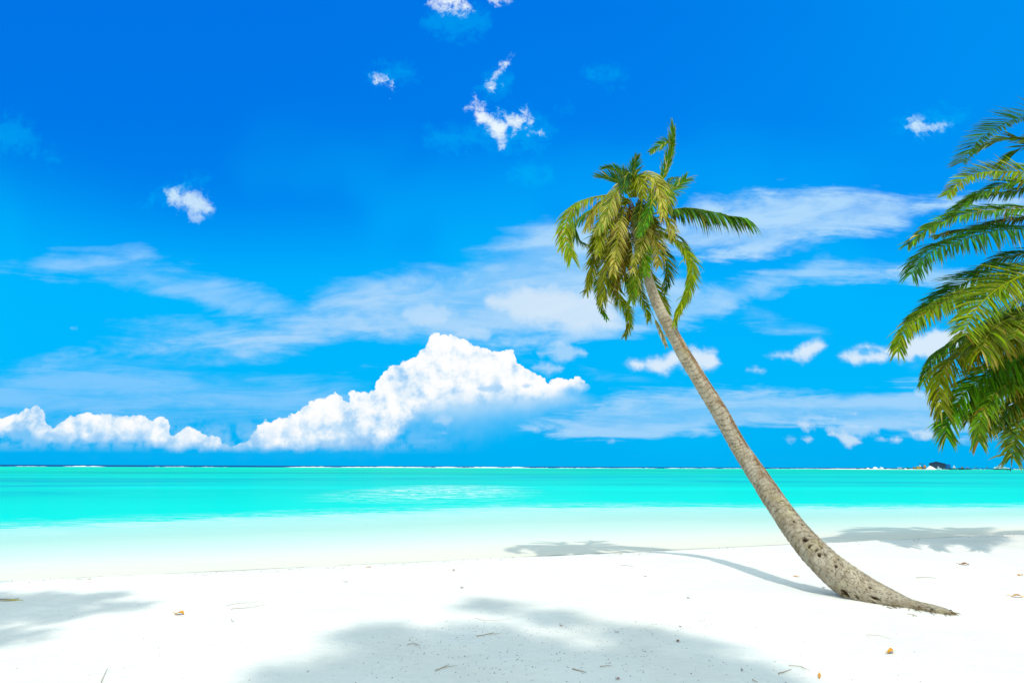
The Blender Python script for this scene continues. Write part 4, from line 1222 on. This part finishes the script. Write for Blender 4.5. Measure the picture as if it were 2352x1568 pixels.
def sandbank():
    V, Fc = [], []
    n = 90
    for i in range(n+1):
        t = i/n; X = 1880 + (2180-1880)*t
        p = ray(X, 1075)*DB
        e = math.sin(min(1, t*3)*math.pi/2)*math.sin(min(1, (1-t)*5)*math.pi/2)
        h = (.62 + .3*mnoise.noise((t*14, 0, 0)))*e**.8
        for dy_, dz_ in ((-34, 0), (-22, .45), (0, .9), (30, 1), (60, .8), (90, 0)):
            V.append((p[0]+dy_*.1, p[1]+dy_*(.2+.8*e), WZ - .1 + h*dz_ + .1*(dz_ > 0)))
    for i in range(n):
        for k in range(5):
            a = i*6+k; Fc.append((a, a+6, a+7, a+1))
    for f in range(len(Fc)): Fc[f] = Fc[f][::-1]
    o = mesh_from('sandbank', V, Fc, M_FAR)
    tag(o, 'low white sandbank on the horizon at the right', 'sandbank', kind='structure')
sandbank()
BG = WZ + .5
def sand_pile(X, wpx, hpx, depth, label, flat=.0, seed=1):
    r0 = U(wpx, depth)/2; h = hpx*depth/F
    V, Fc = [], []
    nr, ns = 10, 36
    for i in range(nr+1):
        t = i/nr
        for k in range(ns):
            th = 2*math.pi*k/ns
            rr = r0*t*(1 + .12*mnoise.noise((math.cos(th)*1.5, math.sin(th)*1.5, seed)))
            prof = max(0, 1 - max(0, t-flat)/(1-flat))
            z = h*(prof**1.05) + .12*h*mnoise.noise((math.cos(th)*t*4, math.sin(th)*t*4, seed+5))*(1-t)
            V.append((rr*math.cos(th), rr*math.sin(th), z - .2*t))
    for i in range(nr):
        for k in range(ns):
            a = i*ns+k; b = i*ns+(k+1) % ns; Fc.append((a, b, b+ns, a+ns)[::-1])
    p = ray(X, 1075)*depth
    o = mesh_from('sand_pile', V, Fc, M_FAR)
    o.location = (p[0], p[1], BG - .1)
    tag(o, label, 'sand pile', 'heaps of sand on the sandbank')
sand_pile(Z6(320,0)[0], 15, 2.6, DB-6, 'low small sand heap at the left end of the sandbank', .2, 1)
sand_pile(Z6(500,0)[0], 17.5, 4.6, DB-4, 'rounded wide sand heap left of the small white boat', .35, 2)
sand_pile(Z6(668,0)[0], 11, 4.0, DB-2, 'sand heap right behind the small white boat', .3, 3)
sand_pile(Z6(1868,0)[0], 29, 7.4, DB-10, 'largest pointed sand heap in front of the dark shed', .12, 4)
sand_pile(Z6(1240,0)[0], 13, 1.8, DB-8, 'flat pale sand heap under the teal boats', .4, 5)

def shed():
    d = DB+25
    X = Z6(2050, 0)[0]
    root = place('shed', X, d, 'large dark barn-like shed with shallow gabled roof on the sandbank', 'shed', z=BG)
    w = U(38.5, d)/2; he = 13.2*d/F; hp = 16.2*d/F; dep = 9
    V = [(-w, 0, 0), (w, 0, 0), (w, 0, he*.86), (-w*.08, 0, hp), (-w, 0, he*.93)]
    V += [(x, dep, z) for x, _, z in V]
    Fc = [(0, 1, 2, 3, 4), (9, 8, 7, 6, 5), (0, 5, 6, 1), (1, 6, 7, 2), (0, 4, 9, 5)]
    mesh_from('wall', V, Fc, MDK, smooth=False, parent=root)
    t = .35
    V = []
    for y in (-.8, dep+.8):
        V += [(-w-.7, y, he*.93-.15), (-w*.08, y, hp+.02), (w+.7, y, he*.86-.15), (w+.7, y, he*.86-.15+t), (-w*.08, y, hp+.02+t), (-w-.7, y, he*.93-.15+t)]
    Fc = [(0, 1, 4, 5), (1, 2, 3, 4), (6, 11, 10, 7), (7, 10, 9, 8), (0, 6, 7, 1), (1, 7, 8, 2), (5, 4, 10, 11), (4, 3, 9, 10), (2, 8, 9, 3), (0, 5, 11, 6)]
    mesh_from('roof', V, Fc, MDK, smooth=False, parent=root)
    root2 = place('screen_fence', Z7(290, 0)[0], d+2, 'blue sheet screen standing beside the right wall of the dark shed', 'screen', z=BG)
    ww = U(13, d)/2
    part('sheet', MBL, root2, [(-ww, ww, -.05, .05, 0, 11*d/F)], .02)
    for s in (-1, 0, 1): part('post', MTE, root2, [(s*ww-.1, s*ww+.1, .06, .26, 0, 11.2*d/F)], .02)
shed()

def motorboat(X, wpx, hpx, depth, label, hm=MW, cm=MW, bow=1, canopy=None, mast=False, z=None, name='motor_boat', flyb=True, grp='boats moored by the sandbank'):
    root = place(name, X, depth, label, 'boat', grp, z)
    L = U(wpx, depth); H = hpx*depth/F
    hull(root, hm, L, L*.3, H*.36, bow)
    part('cabin', cm, root, [(-L*.26, L*.2, -L*.1, L*.1, H*.36, H*.68, L*.05, .1)])
    part('window', MGL, root, [(-L*.2, L*.14, -L*.1-.03, L*.1+.03, H*.44, H*.56, L*.02, .0)], .01)
    if flyb: part('flybridge', cm, root, [(-L*.16, L*.08, -L*.08, L*.08, H*.70, H*.84, L*.03, .05), (-L*.18, L*.1, -L*.085, L*.085, H*.93, H, L*.02, .05)])
    if canopy: part('canopy', canopy, root, [(-L*.3, L*.2, -L*.13, L*.13, H*.78, H*.95, L*.06, .1)])
    if mast: pole('mast', MTE, root, 0, 0, H*.8, H*1.6)
    return root
motorboat(Z6(640,0)[0], 10, 5.2, DB-14, 'small white boat between two sand heaps', bow=-1, z=BG-.3)
motorboat(Z6(2075,0)[0], 12.5, 7.0, DB-34, 'white motor cruiser moored in front of the dark shed', z=None)
motorboat(Z6(2210,0)[0], 11, 4.5, DB-20, 'low teal boat beside the white cruiser at the shed corner', hm=MTE, cm=MTE, flyb=False)
motorboat(Z7(465,0)[0], 15, 9.0, DB-20, 'pale boat with a stepped white tower right of the shed', hm=MTE, cm=MW, mast=True)
motorboat(Z7(340,0)[0], 17, 5.0, DB-8, 'low dark navy boat close to the blue screen', hm=MDK, cm=MDK, flyb=False, mast=True, bow=-1)
motorboat(Z7(825,0)[0], 18, 5.4, DB-25, 'speedboat with magenta canopy and white hull', hm=MTE, cm=MTE, canopy=MMG, flyb=False, mast=True)
motorboat(Z7(2110,0)[0], 11, 3.6, DB+60, 'small white boat at the far right edge, left one of two', hm=MW, flyb=False)
motorboat(Z7(2240,0)[0], 13, 4.0, DB+60, 'small white boat at the far right edge, right one of two', hm=MW, flyb=False, mast=True)
motorboat(Z7(1000,0)[0], 9, 1.6, DB+150, 'far white boat low on the horizon, leftmost of three tiny ones', flyb=False)
motorboat(Z7(1162,0)[0], 6, 1.9, DB+200, 'far white boat low on the horizon, middle of three tiny ones', flyb=False)
motorboat(Z7(1280,0)[0], 4.5, 1.6, DB+200, 'far white boat low on the horizon, rightmost of three tiny ones', flyb=False)

def work_boat(X, wpx, hpx, depth, label, hm, cm, bow=-1, z=None, tower=None, mast=1, name='work_boat', extra=None, hk=.38):
    root = place(name, X, depth, label, 'boat', 'boats moored by the sandbank', z)
    L = U(wpx, depth); H = hpx*depth/F
    hull(root, hm, L, L*.25, H*hk, bow, .5)
    part('wheelhouse', cm, root, [(L*.02, L*.3, -L*.08, L*.08, H*hk, H*.75, .1, .1)])
    part('window', MGL, root, [(L*.05, L*.27, -L*.08-.04, L*.08+.04, H*.55, H*.66, .05, 0)], .01)
    if tower: part('upper_deck', tower, root, [(L*.04, L*.26, -L*.06, L*.06, H*.79, H*.88, .1, .1), (L*.0, L*.3, -L*.09, L*.09, H*.96, H, .05, .05)])
    for i in range(mast): pole('mast', MTE, root, L*(-.1+.16*i), 0, H*.5, H*1.35, .09, .5)
    return root
work_boat(Z6(1050,0)[0], 34, 5.6, DB-12, 'long teal dredger-like boat with a small white cabin', MTE, MW, -1, BG-.4, None, 2)
work_boat(Z6(1180,0)[0], 12, 4.6, DB-4, 'short teal workboat behind the long teal boat', MTE, MTE, 1, BG-.3, None, 1)
work_boat(Z6(1490,0)[0], 10.5, 5.6, DB-5, 'brown wooden boat left of the ochre boat', MBR, MBR, -1, BG-.2, None, 1, hk=.75)
work_boat(Z6(1595,0)[0], 13, 9.6, DB-9, 'ochre boat with a white wheelhouse and flat top deck', MYE, MW, -1, BG-.3, MW, 0, hk=.55)
work_boat(Z7(640,0)[0], 13, 8.0, DB-20, 'dark tug with an orange wheelhouse right of the pale boat', MDK, MOR, 1, None, MDK, 0, hk=.45)
work_boat(Z6(300,0)[0], 14, 4.2, DB+10, 'dark blue barge at the left end of the sandbank', MDK, MMG, 1, BG-.2, None, 0, hk=.7)

def excavator():
    X = Z6(1700, 0)[0]
    root = place('excavator', X, DB-6, 'dark digger with an orange cab beside the largest sand heap', 'excavator', z=BG)
    k = DB/F
    for s in (-1, 1): part('track', MDK, root, [(-3.6, 3.6, s*1.6-.5, s*1.6+.5, 0, 1.1, .5, 0)], .2)
    part('cab', MOR, root, [(.2, 2.6, -1.4, 1.4, 1.2, 4.6, .25, .1)])
    part('counterweight', MDK, root, [(-3.2, .1, -1.6, 1.6, 1.2, 3.2, .2, .1)])
    V, Fc, K = [], [], []
    tube(np.array([(2.0, 0, 2.0), (-1.0, 0, 6.0), (-3.8, 0, 6.3), (-4.3, 0, 2.6)]), [.45, .4, .35, .3], 6, V, Fc, K, 0)
    mesh_from('boom', np.array(V), Fc, MDK, parent=root)
    part('bucket', MDK, root, [(-5.0, -3.7, -.8, .8, 1.6, 2.8, .3, 0)])
excavator()

def yacht():
    d = DB+20
    X = Z7(1735, 0)[0]
    root = place('yacht', X, d, 'long white two-decked yacht at the right edge with a dark lower hull', 'yacht')
    L = U(37, d); H = 8.6*d/F
    hull(root, MDK, L, L*.22, H*.2, 1, .6)
    V = hull(root, MW, L*.97, L*.225, H*.2, 1, .6, 'topside', H*.2)
    part('saloon', MW, root, [(-L*.44, L*.28, -L*.085, L*.085, H*.38, H*.6, L*.03, .2)])
    part('window', MGL, root, [(-L*.32, -L*.12, -L*.09, L*.09, H*.43, H*.53, .2, 0)], .01)
    part('window', MGL, root, [(-L*.04, L*.16, -L*.09, L*.09, H*.43, H*.53, .2, 0)], .01)
    part('upper_deck', MW, root, [(-L*.47, L*.34, -L*.1, L*.1, H*.62, H*.68, .2, .1)])
    part('bridge', MGL, root, [(-L*.2, L*.1, -L*.06, L*.06, H*.68, H*.88, L*.03, .1)])
    part('sun_roof', MW, root, [(-L*.26, L*.16, -L*.08, L*.08, H*.9, H*1.0, L*.04, .1)])
    pole('mast', MW, root, 0, 0, H, H*1.2, .1)
yacht()
# mooring posts nearer in the lagoon
for X, Y, lab in ((Z7(1912,0)[0], 1080.8, 'thin mooring post standing in the lagoon, left one'), (Z7(1985,0)[0], 1081.2, 'thicker mooring post standing in the lagoon, right one')):
    p = gnd(X, Y, WZ)
    root = empty('mooring_post', p); tag(root, lab, 'post', 'mooring posts in the lagoon')
    wd = .5 if 'thin' in lab else 1.2
    k = p[1]/F
    V, Fc, K = [], [], []
    tube(np.array([(0, 0, -1.5), (0, 0, 1.0*k*4.5*.5), (0, 0, k*4.6)]), [wd*k]*3, 10, V, Fc, K, 0)
    mesh_from('pile', np.array(V), Fc, MDK, parent=root)
    V, Fc, K = [], [], []
    tube(np.array([(0, 0, k*4.6), (0, 0, k*5.1)]), [wd*k*1.2, wd*k*.8], 10, V, Fc, K, 0)
    mesh_from('cap', np.array(V), Fc, MTE, parent=root)

def shrub(X, wpx, hpx, depth, label, name='shrub'):
    p = ray(X, 1075)*depth
    W_ = U(wpx, depth)/2; H = hpx*depth/F
    V, Fc = [], []
    for i in range(420):
        d = nrm(rng.normal(0, 1, 3)); d[2] = abs(d[2])
        q = d*rng.random()**.4*np.array([W_, W_*.6, H])
        a = nrm(rng.normal(0, 1, 3))*.45; b = nrm(np.cross(a, rng.normal(0, 1, 3)))*.3
        k = len(V); V += [q-a, q+b, q+a, q-b]; Fc.append((k, k+1, k+2, k+3))
    o = mesh_from(name, np.array(V), Fc, MGR, smooth=False)
    o.location = (p[0], p[1], BG-.2)
    tag(o, label, 'shrub', 'shrubs on the sandbank')
shrub(Z6(1300,0)[0], 13, 3.8, DB, 'green bush on the sandbank left of the brown boat')
shrub(Z6(752,0)[0], 8, 2.0, DB, 'low green bush right of the small white boat')
shrub(Z6(70,0)[0], 12, 1.6, DB, 'low green bush at the left tip of the sandbank')
def far_palm(X, depth, label):
    p = ray(X, 1075)*depth
    root = empty('palm_tree', (p[0], p[1], WZ)); tag(root, label, 'palm tree', 'tiny palms on the far shore')
    pole('trunk', MTE, root, 0, 0, 0, 3.6, .22, .4)
    V, Fc = [], []
    for i in range(140):
        a_ = rng.uniform(0, 6.28); t = rng.random()
        q = np.array([.4 + math.cos(a_)*1.9*t, math.sin(a_)*1.9*t, 3.8 + .5*t - 1.3*t*t])
        a = np.array([math.cos(a_), math.sin(a_), -.7])*.4; b = np.array([-math.sin(a_), math.cos(a_), -.3])*.18
        k = len(V); V += [q-a, q+b, q+a, q-b]; Fc.append((k, k+1, k+2, k+3))
    mesh_from('crown', np.array(V), Fc, MGR, smooth=False, parent=root)
far_palm(Z7(1045,0)[0], DB+150, 'tiny dark palm on the horizon, left one of two')
far_palm(Z7(1345,0)[0], DB+150, 'tiny dark palm on the horizon, right one of two')
